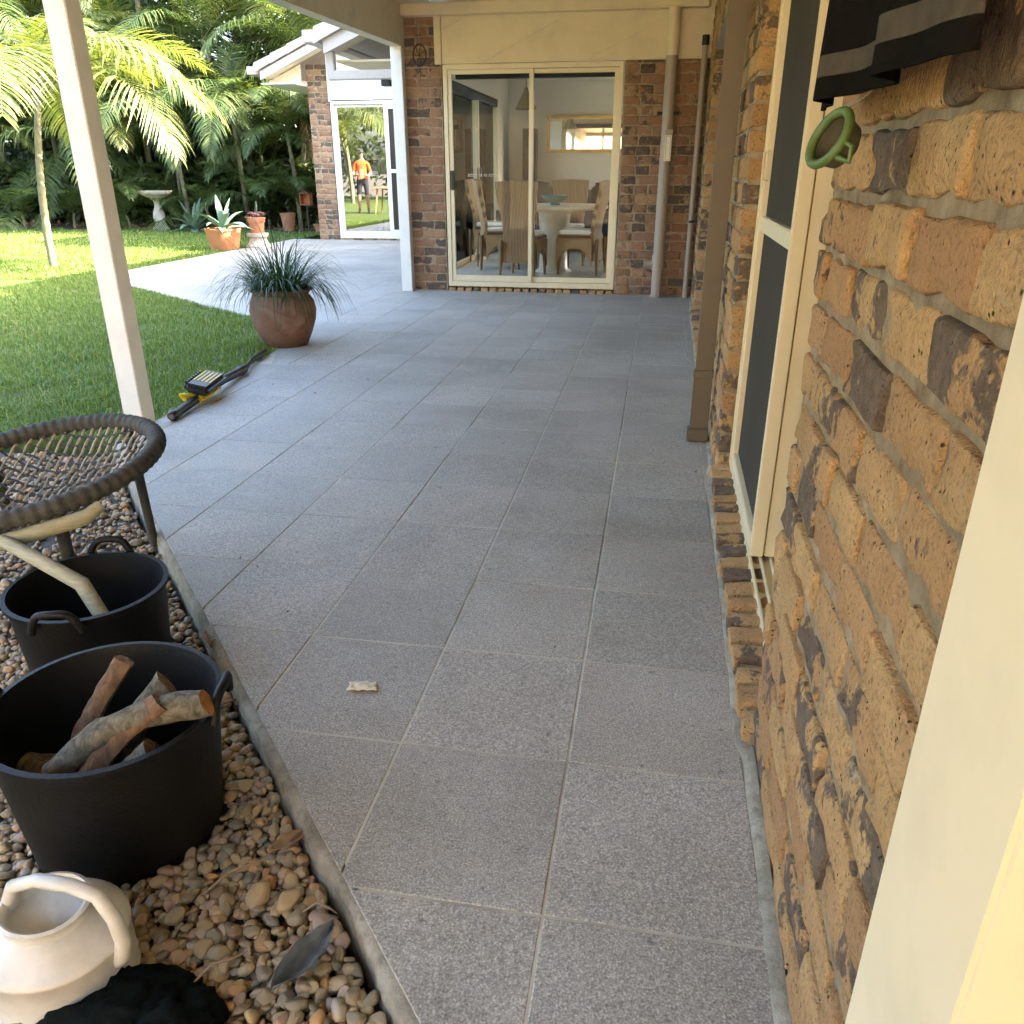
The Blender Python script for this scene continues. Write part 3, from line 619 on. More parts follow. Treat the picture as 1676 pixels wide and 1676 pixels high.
for s_ in (MB().tube([(-0.75, 8.268, 2.486), (-0.2, 8.266, 2.488), (0.18, 8.266, 2.49)], 0.004, 6), ): s_.build('cable', M['cream'], cover)

# ---------------------------------------------------------------- dining wing at the end of the patio
BRICKS = [m.copy() for m in BRICKS]; HALVES = [m.copy() for m in HALVES]
for m_ in BRICKS + HALVES: m_.materials.clear()
dining = thing('dining_wing', 'brick dining wing with a wide sliding glass door at the end of the patio', 'building', (0, 0, 0))
RZ = math.pi
wp = wall_part('wall', dining, [(-0.345, 0.416, 0, 2.10)], (0, YR, 0), RZ); wp2 = wall_part('pier', dining, [(2.139, 2.52, 0, 2.494)], (0, YR, 0), RZ)
items = []; lay(-0.345, 0.40, 0, 2.107, items, 1); items2 = []; lay(2.155, 2.52, 0, 2.494, items2, 0)
WPM = Matrix.Translation((0, YR, 0)) @ Matrix.Rotation(RZ, 4, 'Z')
scatter_parts('brick', 'bricks', items, M['brick_rear_lit'], wp, 300, WPM); scatter_parts('brick', 'bricks', items2, M['brick_rear_lit'], wp2, 300, WPM)
n = 20
for k in range(n):
    me = random.choice(SILLB)
    o = link('sill_brick', me, None, wp); o.location = (0.416 + 0.043 + k * 1.723 / n, -0.052, -0.022); 
    if not me.materials: me.materials.append(M['brick'])
# diagonal cladding boards above the door
def cladding(parent, x0, x1, z0, z1f, y, mat, step=0.45, slope=0.46, off=0.0, name='cladding_board'):
    m4 = Matrix(((1, 0, 0, 0), (0, 0, 1, 0), (0, 1, 0, 0), (0, 0, 0, 1)))
    for k in range(-12, 14):
        c = off + k * step; P = [(x0, z0), (x1, z0), (x1, z1f(x1)), (x0, z1f(x0))]
        P = clip(P, -slope, 1, -(c + 0.004))
        if len(P) > 2: P = clip(P, slope, -1, c + step - 0.004)
        if len(P) > 2 and abs(area(P)) > 0.003: MB().prism(P, y, y + 0.02, mtx=m4).build(name, mat, parent, bevel=0.002)
    MB().prism([(x0, z0 + 0.005), (x1, z0 + 0.005), (x1, z1f(x1)), (x0, z1f(x0))], y + 0.006, y + 0.05, mtx=m4).build('cladding_backing', mat, parent)
cladding(dining, -2.13, WALLX(8.4) + 0.01, 2.102, lambda x: 2.57, YR - 0.022, M['cream'], 0.45, 0.46, 2.10 + 0.46 * 1.72)
MB().box(-2.2, -2.133, YR - 0.035, YR + 0.01, 2.085, 2.57).build('corner_trim', M['cream'], dining, bevel=0.003)
MB().box(-2.13, WALLX(8.4), YR - 0.026, YR - 0.002, 2.089, 2.101).build('bottom_trim', M['cream'], dining)
# sliding glass door
sd = rect_frame(MB(), -2.137, -0.418, 0.046, 2.086, YR + 0.012, YR + 0.10, 0.042, 0.05).build('sliding_door', M['frame'], dining, bevel=0.003)
l1 = rect_frame(MB(), -2.093, -1.262, 0.098, 2.042, YR + 0.022, YR + 0.052, 0.038, 0.06).build('door_leaf', M['frame'], sd, bevel=0.003)
l2 = rect_frame(MB(), -1.30, -0.462, 0.098, 2.042, YR + 0.060, YR + 0.090, 0.038, 0.05).build('door_leaf', M['frame'], sd, bevel=0.003)
MB().box(-2.054, -1.301, YR + 0.036, YR + 0.041, 0.159, 2.003).build('pane', M['glass'], sd)
MB().box(-1.261, -0.501, YR + 0.074, YR + 0.079, 0.149, 2.003).build('pane', M['glass'], sd)
MB().box(-2.09, -2.04, YR - 0.006, YR + 0.021, 0.98, 1.16).box(-2.08, -2.05, YR - 0.03, YR - 0.006, 1.0, 1.14).build('door_handle', M['black'], sd, bevel=0.006)
for (a, b) in ((-1.91, -1.82), (-1.80, -1.77), (-1.75, -1.72), (-1.70, -1.61)):
    rect_frame(MB(), a, b, 1.108, 1.128, YR + 0.0345, YR + 0.0352, 0.004).build('safety_sticker', M['white'], sd)
# room shell
FZ = 0.05
fl = MB().box(-2.45, 4.0, YR + 0.10, 13.6, -0.05, FZ - 0.004).build('floor', M['grout'], dining)
tm = MB().box(-0.2235, 0.2235, -0.2235, 0.2235, -0.003, 0.0).mesh('floor_tile'); tm.materials.append(M['floor_in'])
for i in range(8):
    for j in range(11): o = link('floor_tile', tm, None, fl); o.location = (-2.2 + i * 0.45, YR + 0.345 + j * 0.45, FZ)
MB().box(-2.45, 0.1, 13.5, 13.6, FZ, 2.55).box(0.1, 4.0, 13.5, 13.6, FZ, 0.2).box(0.1, 4.0, 13.5, 13.6, 2.3, 2.55).box(3.8, 4.0, 13.5, 13.6, 0.2, 2.3).build('back_wall', M['plaster'], dining)  # hidden opening at the right, made to let sky light in
MB().box(-2.5, 4.1, YR + 0.09, 13.6, 2.42, 2.50).build('ceiling', M['plaster'], dining)
MB().box(4.0, 4.1, YR + 0.1, 13.6, FZ, 2.42).build('side_wall', M['plaster'], dining)
MB().box(-0.30, 4.0, YR + 0.10, YR + 0.14, FZ, 2.42).box(-2.45, -2.14, YR + 0.125, YR + 0.16, FZ, 2.42).box(-2.13, -0.31, YR + 0.125, YR + 0.16, 2.12, 2.42).build('front_lining', M['plaster'], dining)
# courtyard side: sliding doors, wall beyond them
MB().box(-2.52, -2.40, 12.62, 13.5, FZ, 2.42).box(-2.52, -2.40, YR + 0.13, 12.62, 2.10, 2.42).build('courtyard_wall', M['plaster'], dining)
MB().box(-2.53, -2.46, YR + 0.13, 12.62, -0.1, 0.045).build('courtyard_sill', M['conc'], dining)
for (a, b, x, mm) in ((9.9, 11.38, -2.47, 'frame'), (11.33, 12.6, -2.435, 'frame')):
    q = MB(); q.box(x - 0.02, x + 0.02, a, a + 0.05, FZ, 2.09); q.box(x - 0.02, x + 0.02, b - 0.05, b, FZ, 2.09); q.box(x - 0.02, x + 0.02, a + 0.05, b - 0.05, FZ, FZ + 0.06); q.box(x - 0.02, x + 0.02, a + 0.05, b - 0.05, 2.03, 2.09)
    lf_ = q.build('courtyard_door', M[mm], dining, bevel=0.003)
    MB().box(x - 0.003, x + 0.003, a + 0.051, b - 0.051, FZ + 0.061, 2.029).build('pane', M['glass'], lf_)
    MB().box(x + 0.022, x + 0.05, (b if a < 10 else a) - 0.05 if a < 10 else a + 0.01, (b if a < 10 else a + 0.05), 0.98, 1.2).build('door_handle', M['black'], lf_, bevel=0.004)
MB().box(-2.50, -2.40, 9.0, 12.6, 2.0, 2.095).build('blind_pelmet', M['sofa'], dining)
MB().box(-2.05, -0.46, YR + 0.17, YR + 0.25, 1.98, 2.06).build('blind_headrail', M['sofa'], dining)
MB().box(4.02, 4.2, 13.61, 19.0, 0, 1.2).build('sun_block_wall', M['white'], dining)  # unseen wall added to cut the sun entering the back opening
# dining wing roof, gutter, downpipe elbow
roof2, sl2 = gable_roof('dining_roof', 'grey tiled gable roof of the dining wing with its gutter and bent downpipe', -3.36, 2.40, 0.3, 3.87, 3.96, 8.42, 14.2)
barge(roof2, -3.33, 2.41, 0.3, 3.87, 8.45, 0.42, 0.085, 0.12)
MB().box(-3.52, -3.365, 8.40, 14.2, 2.30, 2.405).build('gutter', M['fascia'], roof2, bevel=0.006)
MB().box(-3.36, -3.28, 8.56, 8.64, 2.02, 2.30).box(-3.36, -2.63, 8.561, 8.639, 1.99, 2.075).build('bent_downpipe', M['fascia'], roof2, bevel=0.008)
MB().box(-2.80, -2.72, 8.55, 8.65, 1.93, 1.985).build('pipe_bracket', M['iron'], roof2)
wl_ = MB().prism([(-2.60, 2.11), (0.3, 2.11), (0.3, 3.72), (-2.60, 2.55)], YR + 0.16, YR + 0.20, mtx=Matrix(((1, 0, 0, 0), (0, 0, 1, 0), (0, 1, 0, 0), (0, 0, 0, 1)))); wl_.build('gable_panel', M['cream'], dining)
MB().box(-3.30, -2.62, 8.70, 14.2, 2.16, 2.18).build('eave_soffit', M['cream'], dining)

# ---------------------------------------------------------------- garden wing beyond
gwing = thing('garden_wing', 'brick garden wing with a white gable and a glass sliding door, beyond the paved court', 'building', (0, 0, 0))
gp = wall_part('pier', gwing, [(5.765, 6.15, 0, 2.83)], (0, YG, 0), RZ); gp2 = wall_part('wall', gwing, [(2.55, 3.42, 0, 2.32)], (0, YG, 0), RZ)
items = []; lay(5.765, 6.15, 0, 2.84, items, 0); items2 = []; lay(2.55, 3.42, 0, 2.32, items2, 1)
scatter_parts('brick', 'bricks', items2, M['brick_rear_lit'], gp2, 300, Matrix.Translation((0, YG, 0)) @ Matrix.Rotation(RZ, 4, 'Z'))
scatter_parts('brick', 'bricks', items, M['brick_rear_lit'], gp, 300, Matrix.Translation((0, YG, 0)) @ Matrix.Rotation(RZ, 4, 'Z'))
me_s = SILLB[0]
for k in range(27): o = link('sill_brick', random.choice(SILLB), None, gp); o.location = (3.42 + 0.043 + k * 2.345 / 27, -0.052, -0.03)
for me in SILLB:
    if not me.materials: me.materials.append(M['brick'])
cladding(gwing, -5.72, -2.6, 2.285, lambda x: 3.0 + 0.42 * (x + 5.72), YG - 0.022, M['white'], 0.45, 0.46, 2.3)
MB().box(-5.765, -5.723, YG - 0.035, YG + 0.02, 2.265, 2.98).build('corner_trim', M['white'], gwing)
gd = rect_frame(MB(), -5.75, -3.43, 0.03, 2.27, YG - 0.012, YG + 0.08, 0.05, 0.06).build('sliding_door', M['white'], gwing, bevel=0.003)
l1 = rect_frame(MB(), -5.70, -4.74, 0.092, 2.218, YG + 0.045, YG + 0.075, 0.045, 0.06).build('door_leaf', M['white'], gd, bevel=0.003)
MB().box(-5.654, -4.786, YG + 0.056, YG + 0.061, 0.153, 2.172).build('pane', M['glass_film'], gd)
l2 = rect_frame(MB(), -4.80, -3.48, 0.092, 2.218, YG + 0.005, YG + 0.035, 0.075, 0.09).build('screen_leaf', M['white'], gd, bevel=0.003)
MB().box(-4.724, -3.556, YG + 0.008, YG + 0.03, 1.13, 1.19).build('mid_rail', M['white'], gd)
MB().box(-4.724, -3.556, YG + 0.018, YG + 0.021, 0.183, 2.142).build('mesh_panel', M['screen'], gd)
for (a, b) in ((-5.48, -5.40), (-5.38, -5.36), (-5.14, -5.12), (-5.09, -4.99)): rect_frame(MB(), a, b, 1.12, 1.15, YG + 0.0535, YG + 0.0545, 0.005).build('safety_sticker', M['white'], gd)
MB().box(-5.65, -4.79, YG + 0.10, YG + 0.14, 2.02, 2.17).build('rolled_blind', M['white'], gwing)
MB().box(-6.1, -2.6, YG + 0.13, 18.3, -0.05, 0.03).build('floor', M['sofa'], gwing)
MB().box(-6.14, -6.04, YG + 0.13, 18.3, 0, 2.6).build('side_wall', M['mortar'], gwing)
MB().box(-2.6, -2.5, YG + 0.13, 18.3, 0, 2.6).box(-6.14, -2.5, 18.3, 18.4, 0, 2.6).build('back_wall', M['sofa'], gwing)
MB().box(-6.1, -2.5, YG + 0.02, 18.3, 2.5, 2.55).build('ceiling', M['plaster'], gwing)
for x in (-6.02, ): pass
for x in (-5.42, -5.30): MB().box(x - 0.035, x + 0.035, 16.0, 16.05, 0.031, 2.2).build('inner_door_stile', M['white'], gwing)
roof3, sl3 = gable_roof('garden_wing_roof', 'pale grey tiled gable roof edge beyond the court, stepping up from its gutter', -6.78, 2.78, -1.9, 4.83, 2.98, 14.15, 18.9)
barge(roof3, -6.74, 2.79, -1.9, 4.84, 14.18, 0.42, 0.10, 0.13)
MB().box(-6.95, -6.79, 14.13, 18.9, 2.64, 2.76).build('gutter', M['fascia'], roof3, bevel=0.006)
MB().box(-6.76, -6.16, 14.22, 18.9, 2.50, 2.52).build('eave_soffit', M['white'], roof3)
m4 = Matrix(((1, 0, 0, 0), (0, 0, 1, 0), (0, 1, 0, 0), (0, 0, 0, 1)))
MB().prism([(-6.74, 2.522), (-6.16, 2.522), (-6.16, 2.81), (-6.74, 2.56)], 14.48, 14.52, mtx=m4).build('eave_end_panel', M['cream'], roof3)

# unseen pale ground and wall added behind the viewer to bounce warm sunlight
tag(MB().prism([(-5.2, -14), (14, -14), (14, -1.4), (0.3, -1.4), (0.3, -2.02), (-5.2, -2.02)], -0.155, -0.075).build('bounce_ground', simple('warm_bounce_ground', (0.56, 0.44, 0.29), 0.9, 0, 0.15, 2, 0.3)), kind='structure')
bw = tag(MB().box(-9, 10, -7.2, -7.0, -0.1, 2.6).build('bounce_wall', mat_paint('warm_bounce_paint', (0.72, 0.58, 0.37), 0.8)), 'unseen cream wall added behind the camera to bounce warm light', 'wall')
# ================================================================== gravel bed
def in_gravel(x, y):                            # left of the slanting edge, with room for the nosing
    return nx * x + ny * y + c0 < -0.034
grav = tag(MB().prism([(0.2, 0.16), (-2.42, 3.10), (-5.2, 3.19), (-5.2, -2.0), (0.2, -2.0)], -0.16, GZ - 0.004).build('gravel_bed', M['soil']), kind='structure')
def ico(sub):
    bm = bmesh.new(); bmesh.ops.create_icosphere(bm, subdivisions=sub, radius=1.0)
    V = np.array([v.co[:] for v in bm.verts]); F = np.array([[v.index for v in f.verts] for f in bm.faces]); bm.free(); return V, F
def pebble_shape(sub, seed):
    V, F = ico(sub); o = Vector((seed * 5.1, seed * 2.2, seed)); out = []
    r_ = random.Random(seed); cuts = [(Vector((r_.uniform(-1, 1), r_.uniform(-1, 1), r_.uniform(-1, 1))).normalized(), r_.uniform(0.55, 0.85)) for _ in range(5)]
    for v in V:
        p = Vector(v) * (1 + 0.28 * mnoise.noise(Vector(v) * 0.9 + o) + 0.1 * mnoise.noise(Vector(v) * 2.3 + o))
        for n_, d in cuts:
            k = p.dot(n_)
            if k > d: p -= n_ * (k - d) * 0.8
        out.append(p[:])
    return np.array(out), F
PEB1 = [pebble_shape(2, s) for s in range(10)]
PEB2 = []
for s in range(12):
    V, F = pebble_shape(3, s + 50); me = np_mesh('pebble', V, F.ravel(), 3); me.shade_smooth(); me.materials.append(M['pebble']); PEB2.append(me)
def peb_matrix(x, y, big=1.0, lift=0.0):
    L = random.uniform(0.0085, 0.0175) * big; s = Vector((L, L * random.uniform(0.62, 0.95), L * random.uniform(0.42, 0.7)))
    if random.random() < 0.05: s *= 1.45
    if random.random() < 0.30: s *= 0.62
    e = Euler((random.gauss(0, 0.35), random.gauss(0, 0.35), random.uniform(0, 6.28)))
    return Matrix.Translation((x, y, GZ + lift + s.z * random.uniform(0.35, 0.9))) @ e.to_matrix().to_4x4() @ Matrix.Diagonal((*s, 1)), L
cand = []
cell = 0.0162
xs = np.arange(-2.9, 0.1, cell)
for x in xs:
    for y in np.arange(0.0, 3.1, cell):
        if not in_gravel(x, y): continue
        px, py, pz = pix((x, y, GZ))
        if pz < 0.2 or not (-140 < px < 1000 and py < 1800): continue
        d_ = math.hypot(x, y)
        if d_ > 2.1 and random.random() < min(0.55, (d_ - 2.1) * 0.5): continue
        for q in range(2 if d_ < 2 else 1):
            cand.append((x + random.uniform(-cell, cell) * 0.6, y + random.uniform(-cell, cell) * 0.6, pz, 0.012 * q + 0.004 * mnoise.noise(Vector((x * 4, y * 4, 0)))))
cand = [c for c in cand if in_gravel(c[0], c[1])]
TUBS = ((-0.955, 1.085, .17), (-1.31, 1.51, .16))
cand = [c for c in cand if all(math.hypot(c[0] - a, c[1] - b) > r_ for a, b, r_ in TUBS)]
vis = [c for c in cand if 209 < pix((c[0], c[1], GZ))[0] < 720 and pix((c[0], c[1], GZ))[1] < 1690 and c[3] > 0.006]
random.shuffle(vis); vis.sort(key=lambda c: c[2] + random.uniform(0, .25)); own = set(); big = []
for c in vis:
    if len(big) >= 290: break
    if all((c[0] - b[0]) ** 2 + (c[1] - b[1]) ** 2 > 0.014 ** 2 for b in big): big.append(c); own.add(id(c))
for c in big:
    mx, L = peb_matrix(c[0], c[1], 1.15, c[3] + 0.003); o = link('pebble', random.choice(PEB2), None, grav); o.matrix_local = mx
Vs, Fs, off = [], [], 0
for c in cand:
    if id(c) in own: continue
    mx, L = peb_matrix(c[0], c[1], 1.0, c[3]); V, F = random.choice(PEB1); m = np.array(mx)
    Vs.append(V @ m[:3, :3].T + m[:3, 3]); Fs.append(F + off); off += len(V)
me = np_mesh('pebbles', np.concatenate(Vs), np.concatenate(Fs).ravel(), 3); me.shade_smooth(); tag(link('pebbles', me, M['pebble'], grav), kind='stuff')
print('pebbles', len(cand))

# ================================================================== lawn grass
def blades(name, pts, hmin, hmax, w, parent=None, lean=0.6):
    n = len(pts); P = np.array(pts); ang = RNG.uniform(0, 2 * np.pi, n); h = RNG.uniform(hmin, hmax, n); ln = RNG.normal(0, lean, n) * h
    side_ = np.stack([np.cos(ang), np.sin(ang), np.zeros(n)], 1); fwd = np.stack([-np.sin(ang), np.cos(ang), np.zeros(n)], 1); ww = (w * RNG.uniform(0.6, 1.3, n))[:, None]
    up = np.array([[0, 0, 1.0]])
    a = P - side_ * ww; b = P + side_ * ww; mid = P + up * (h * 0.6)[:, None] + fwd * (ln * 0.35)[:, None]
    c = mid - side_ * ww * 0.75; d = mid + side_ * ww * 0.75; t = P + up * (h * np.clip(1 - np.abs(ln) / h * 0.25, 0.5, 1))[:, None] + fwd * ln[:, None]
    V = np.stack([a, b, c, d, t], 1).reshape(-1, 3); i = np.arange(n)[:, None] * 5
    F = np.concatenate([i + np.array([[0, 1, 3]]), i + np.array([[0, 3, 2]]), i + np.array([[2, 3, 4]])], 1).reshape(-1)
    return link(name, np_mesh(name, V, F, 3), M['grass'], parent)
def inside(poly, x, y):
    r_ = False; n = len(poly)
    for i in range(n):
        (xa, ya), (xb, yb) = poly[i], poly[(i + 1) % n]
        if (ya > y) != (yb > y) and x < (xb - xa) * (y - ya) / (yb - ya) + xa: r_ = not r_
    return r_
pts = []
for k in range(230000):
    x = random.uniform(-7.0, -2.38); y = random.uniform(3.2, 8.9)
    if inside(LAWN, x, y):
        px, py, pz = pix((x, y, 0))
        if px < -60: continue
        den = mnoise.noise(Vector((x * 2.1, y * 2.1, 0))) * 0.95 + 0.62
        if random.random() < den: pts.append((x, y, -0.023))
for (xa, ya), (xb, yb) in zip(LAWN_E[:6], LAWN_E[1:7]):
    n_ = int(math.hypot(xb - xa, yb - ya) * 420)
    for k in range(n_): u = random.random(); pts.append((xa + (xb - xa) * u + random.gauss(-.012, .014), ya + (yb - ya) * u + random.gauss(-.004, .012), -0.02))
print('grass near', len(pts))
tag(blades('grass', pts, 0.016, 0.055, 0.0027, None, 0.9), 'short green lawn grass beside the paving', 'grass', kind='stuff')
pts = []
for k in range(110000):
    y = 8.6 + 10.5 * random.random() ** 1.3; x = random.uniform(-17, -6.6)
    if inside(LAWN, x, y) and pix((x, y, 0))[0] > -60:
        if y > 16.8 + 0.8 * mnoise.noise(Vector((x, 0, 0))): continue
        pts.append((x, y, -0.023))
tag(blades('grass', pts, 0.02, 0.055, 0.006, None, 0.6), 'lawn grass beyond the paved court, in sun and shade', 'grass', kind='stuff')

# ================================================================== palms
def frond_mesh(name, L, e0, e1, nl, ll, drop, seed, mat, wid=0.024, rw=0.012, twist=0.0):
    r_ = random.Random(seed); V = []; F = []
    N = 18; pos = [Vector((0, 0, 0))]; tang = []
    for i in range(N):
        t = (i + 0.5) / N; e = e0 + (e1 - e0) * t ** 1.25; d = Vector((math.cos(e), math.sin(twist) * t * 0.5, math.sin(e))).normalized(); tang.append(d); pos.append(pos[-1] + d * (L / N))
    tang.append(tang[-1]); mb = MB(); mb.tube(pos, [rw * (1 - 0.85 * i / N) for i in range(N + 1)], 5)
    for k in range(nl):
        t = 0.14 + 0.86 * k / (nl - 1); fi = t * N; i = min(N - 1, int(fi)); p = pos[i].lerp(pos[i + 1], fi - i); tg = tang[i]
        sd = Vector((0, 1, 0)); sd = (sd - tg * sd.dot(tg)).normalized(); up = tg.cross(sd) * -1
        if up.z < 0: up = -up
        prof = math.sin(math.pi * min(1, max(0.0, 0.12 + 0.88 * (t - 0.14) / 0.86)) ** 0.8) ** 0.6
        for s in (-1, 1):
            l = ll * max(0.25, prof) * r_.uniform(0.85, 1.1); fw = 0.45 + 0.5 * t + r_.uniform(-.08, .08)
            d = (sd * s + tg * fw + up * (0.30 + r_.uniform(-.15, .15))).normalized()
            w = wid * r_.uniform(0.8, 1.15); wv = d.cross(up).normalized()
            q = p.copy(); pts_ = [q.copy()]; dd = d.copy()
            for m in range(3):
                dd = (dd + Vector((0, 0, -drop * (0.35 + 0.5 * m) * r_.uniform(0.7, 1.2)))).normalized(); q = q + dd * (l / 3); pts_.append(q.copy())
            ws = (0.6, 1.0, 0.7)
            vs = []
            for m in range(3): vs += [pts_[m] - wv * w * ws[m] * 0.5, pts_[m] + wv * w * ws[m] * 0.5]
            vs.append(pts_[3]); mb.add(vs, [(0, 1, 3, 2), (2, 3, 5, 4), (4, 5, 6)])
    me = mb.mesh(name); me.materials.append(mat); return me
FR = [frond_mesh('frond', 2.1, rad(62), rad(-38), 44, 0.55, 0.32, 1, M['frond']), frond_mesh('frond', 2.4, rad(48), rad(-58), 48, 0.60, 0.42, 2, M['frond']),
      frond_mesh('frond', 1.8, rad(74), rad(-10), 40, 0.50, 0.25, 3, M['frond']), frond_mesh('frond', 2.3, rad(25), rad(-72), 46, 0.58, 0.5, 4, M['frond']),
      frond_mesh('frond', 2.0, rad(56), rad(-30), 42, 0.52, 0.30, 6, M['frond'], twist=0.6)]
FG = [frond_mesh('frond', 2.2, rad(52), rad(-48), 52, 0.72, 0.40, 11, M['frond_gold']), frond_mesh('frond', 2.0, rad(64), rad(-25), 42, 0.52, 0.3, 12, M['frond_gold'])]
FD = frond_mesh('dead_frond', 1.7, rad(-55), rad(-88), 34, 0.42, 0.7, 21, M['frond_dead'])
def cane_mesh(h, r, seed, bend=0.12):
    r_ = random.Random(seed); pts = []; rs = []; n = max(6, int(h / 0.14)); bx, by = r_.uniform(-bend, bend), r_.uniform(-bend, bend)
    for i in range(n + 1):
        t = i / n; c = Vector((bx * h * t * t, by * h * t * t, h * t))
        pts += [c, c + Vector((0, 0, 0.02))]; rs += [r * (1.1 - 0.3 * t), r * (0.98 - 0.3 * t)]
    mb = MB(); mb.tube(pts, rs, 8); return mb, pts[-1]
def palm(x, y, hs, nf, label, cat='palm tree', gold=0.15, scale=1.0, dead=0, group='palms along the garden edge', low=0.0, az=None):
    t = thing('palm_tree', label, cat, (x, y, -0.03), 0, group)
    for ci, h in enumerate(hs):
        mb, top = cane_mesh(h, 0.045 * (0.7 + 0.2 * h), random.randint(0, 9999)); c = mb.build('trunk', M['cane'], t, 60)
        ox, oy = (0, 0) if len(hs) == 1 else (random.uniform(-.35, .35), random.uniform(-.3, .3)); c.location = (ox, oy, 0)
        a0 = random.uniform(0, 6.28)
        for k in range(nf):
            me = random.choice(FG) if random.random() < gold else random.choice(FR)
            f = link('frond', me, None, t); s = scale * random.uniform(0.8, 1.15)
            f.location = top + Vector((ox, oy, -0.05 + 0.02 * k)); a = (a0 + k * 2.39996) if az is None else az[k % len(az)] + random.uniform(-.15, .15)
            f.rotation_euler = (random.uniform(-.2, .2), random.uniform(-.25, .35) + low, a); f.scale = (s, s, s)
        for k in range(dead if ci == 0 else 0):
            f = link('dead_frond', FD, None, t); f.location = top + Vector((ox, oy, -0.1)); f.rotation_euler = (0, 0, -1.3 + 2.2 * k); f.scale = (scale,) * 3
    return t
spots = [  # x, y, trunk heights, fronds, gold, scale, dead
    (-8.0, 18.3, (3.3, 2.2), 12, .12, 1.1, 1), (-9.0, 17.7, (2.6, 1.5), 12, .22, 1.05, 0), (-9.9, 18.6, (3.8, 2.6), 12, .15, 1.2, 1), (-11.0, 18.0, (2.9, 1.7), 12, .2, 1.15, 0),
    (-12.0, 18.9, (3.6, 2.2), 12, .1, 1.2, 1), (-13.4, 18.3, (2.8, 1.6), 12, .15, 1.2, 0), (-14.8, 18.8, (3.6, 2.0), 12, .1, 1.2, 0), (-7.3, 19.6, (4.6, 3.0), 12, .3, 1.2, 0),
    (-8.8, 20.0, (5.2, 3.6), 12, .35, 1.3, 0), (-10.5, 20.2, (5.0, 3.2), 12, .3, 1.3, 1), (-12.4, 20.3, (5.4, 3.4), 12, .3, 1.3, 0), (-14.4, 20.2, (5.0, 3.6), 12, .25, 1.3, 0), (-16.2, 19.6, (4.4, 2.5), 12, .2, 1.3, 0),
    (-16.0, 17.0, (2.6, 1.6), 12, .2, 1.2, 0), (-5.6, 20.6, (5.4, 4.2), 12, .3, 1.3, 0), (-10.2, 17.2, (2.0,), 12, .15, 1.05, 0), (-7.7, 17.4, (1.9,), 11, .12, .9, 0), (-12.6, 17.4, (1.9,), 12, .15, 1.1, 0)]
desc = ['tall cane palm with arching green fronds in the thick of the grove'] * len(spots)
for i_, d_ in {0: 'twin-stemmed palm with a dead brown frond, beside the broad-leaved clump', 1: 'short twin palm standing behind the agave bowl', 2: 'palm with a dead brown frond hanging behind the ground agave', 4: 'palm with a dead brown frond hanging behind the birdbath', 7: 'tall palm rising just behind the garden wing gutter', 9: 'tallest palm with a dead brown frond against the fence', 14: 'tall palm showing above the garden wing roof', 15: 'low-crowned palm directly behind the ground agave', 16: 'low-crowned palm beside the small bird feeder'}.items(): desc[i_] = d_
for i, s in enumerate(spots): palm(s[0], s[1], s[2], s[3], desc[i], gold=s[4], scale=s[5], dead=s[6])
for (x, y, s) in ((-7.6, 17.2, .62), (-8.5, 16.9, .7), (-9.6, 17.0, .55), (-11.6, 17.1, .75), (-12.9, 17.0, .65), (-13.9, 16.7, .8), (-7.3, 17.9, .8), (-10.4, 17.5, .85)):
    palm(x, y, (random.uniform(.25, .6),), 9, 'low young palm with fronds spreading near the ground at the grove foot', gold=.06, scale=s, group='young palms at the grove foot')
palm(-7.95, 9.9, (2.0,), 12, 'golden sunlit palm arching over the lawn, standing clear of the grove', gold=1.0, scale=1.2, group=None, low=0.16, az=[-0.5, 0.05, 0.42, -1.1, 1.0, 2.2, 3.0, -2.2, 1.6, -0.25, -1.6, 0.22])
# palms out on the other side of the lawn, seen in the glass of the garden wing
for (x, y, hs) in ((-15.5, 2.0, (3.5, 2.2)), (-14.0, -1.0, (4.2, 2.6)), (-12.0, -3.5, (4.6, 2.4)), (-17.0, 5.5, (3.8, 2.4)), (-17.5, 9.5, (3.6, 2.0)), (-10.0, -5.0, (4.0, 1.6)), (-16.5, 13.0, (3.2, 1.8))):
    palm(x, y, hs, 9, 'cane palm on the far side of the lawn, away from the grove', gold=.25, scale=1.15, group='palms across the lawn')
# broad-leaved clumps
def broad_leaf_mesh(L, W, bend, seed):
    r_ = random.Random(seed); mb = MB(); N = 9; vs = []; pos = Vector((0, 0, 0)); e = rad(82)
    stem = [pos.copy()]
    for i in range(4): pos = pos + Vector((math.cos(e), 0, math.sin(e))) * (L * 0.16); stem.append(pos.copy())
    mb.tube(stem, [0.02, 0.018, 0.016, 0.013, 0.01], 6)
    for i in range(N + 1):
        t = i / N; e2 = rad(80) - bend * t ** 1.3; pos = pos + Vector((math.cos(e2), 0, math.sin(e2))) * (L * 0.62 / N); w = W * math.sin(math.pi * min(0.985, 0.06 + 0.92 * t)) ** 0.7
        nrm = Vector((-math.sin(e2), 0, math.cos(e2)))
        for s in (-1, -0.5, 0, 0.5, 1): vs.append(pos + Vector((0, s * w, 0)) + nrm * (abs(s) * w * 0.35 + r_.uniform(-.008, .008)))
    fs = [(i * 5 + k, i * 5 + k + 1, (i + 1) * 5 + k + 1, (i + 1) * 5 + k) for i in range(N) for k in range(4)]
    mb.add(vs, fs); me = mb.mesh('leaf', 60); me.materials.append(M['broad']); return me
BLM = [broad_leaf_mesh(2.6, 0.20, rad(95), 1), broad_leaf_mesh(2.3, 0.23, rad(70), 2), broad_leaf_mesh(2.9, 0.21, rad(60), 3)]
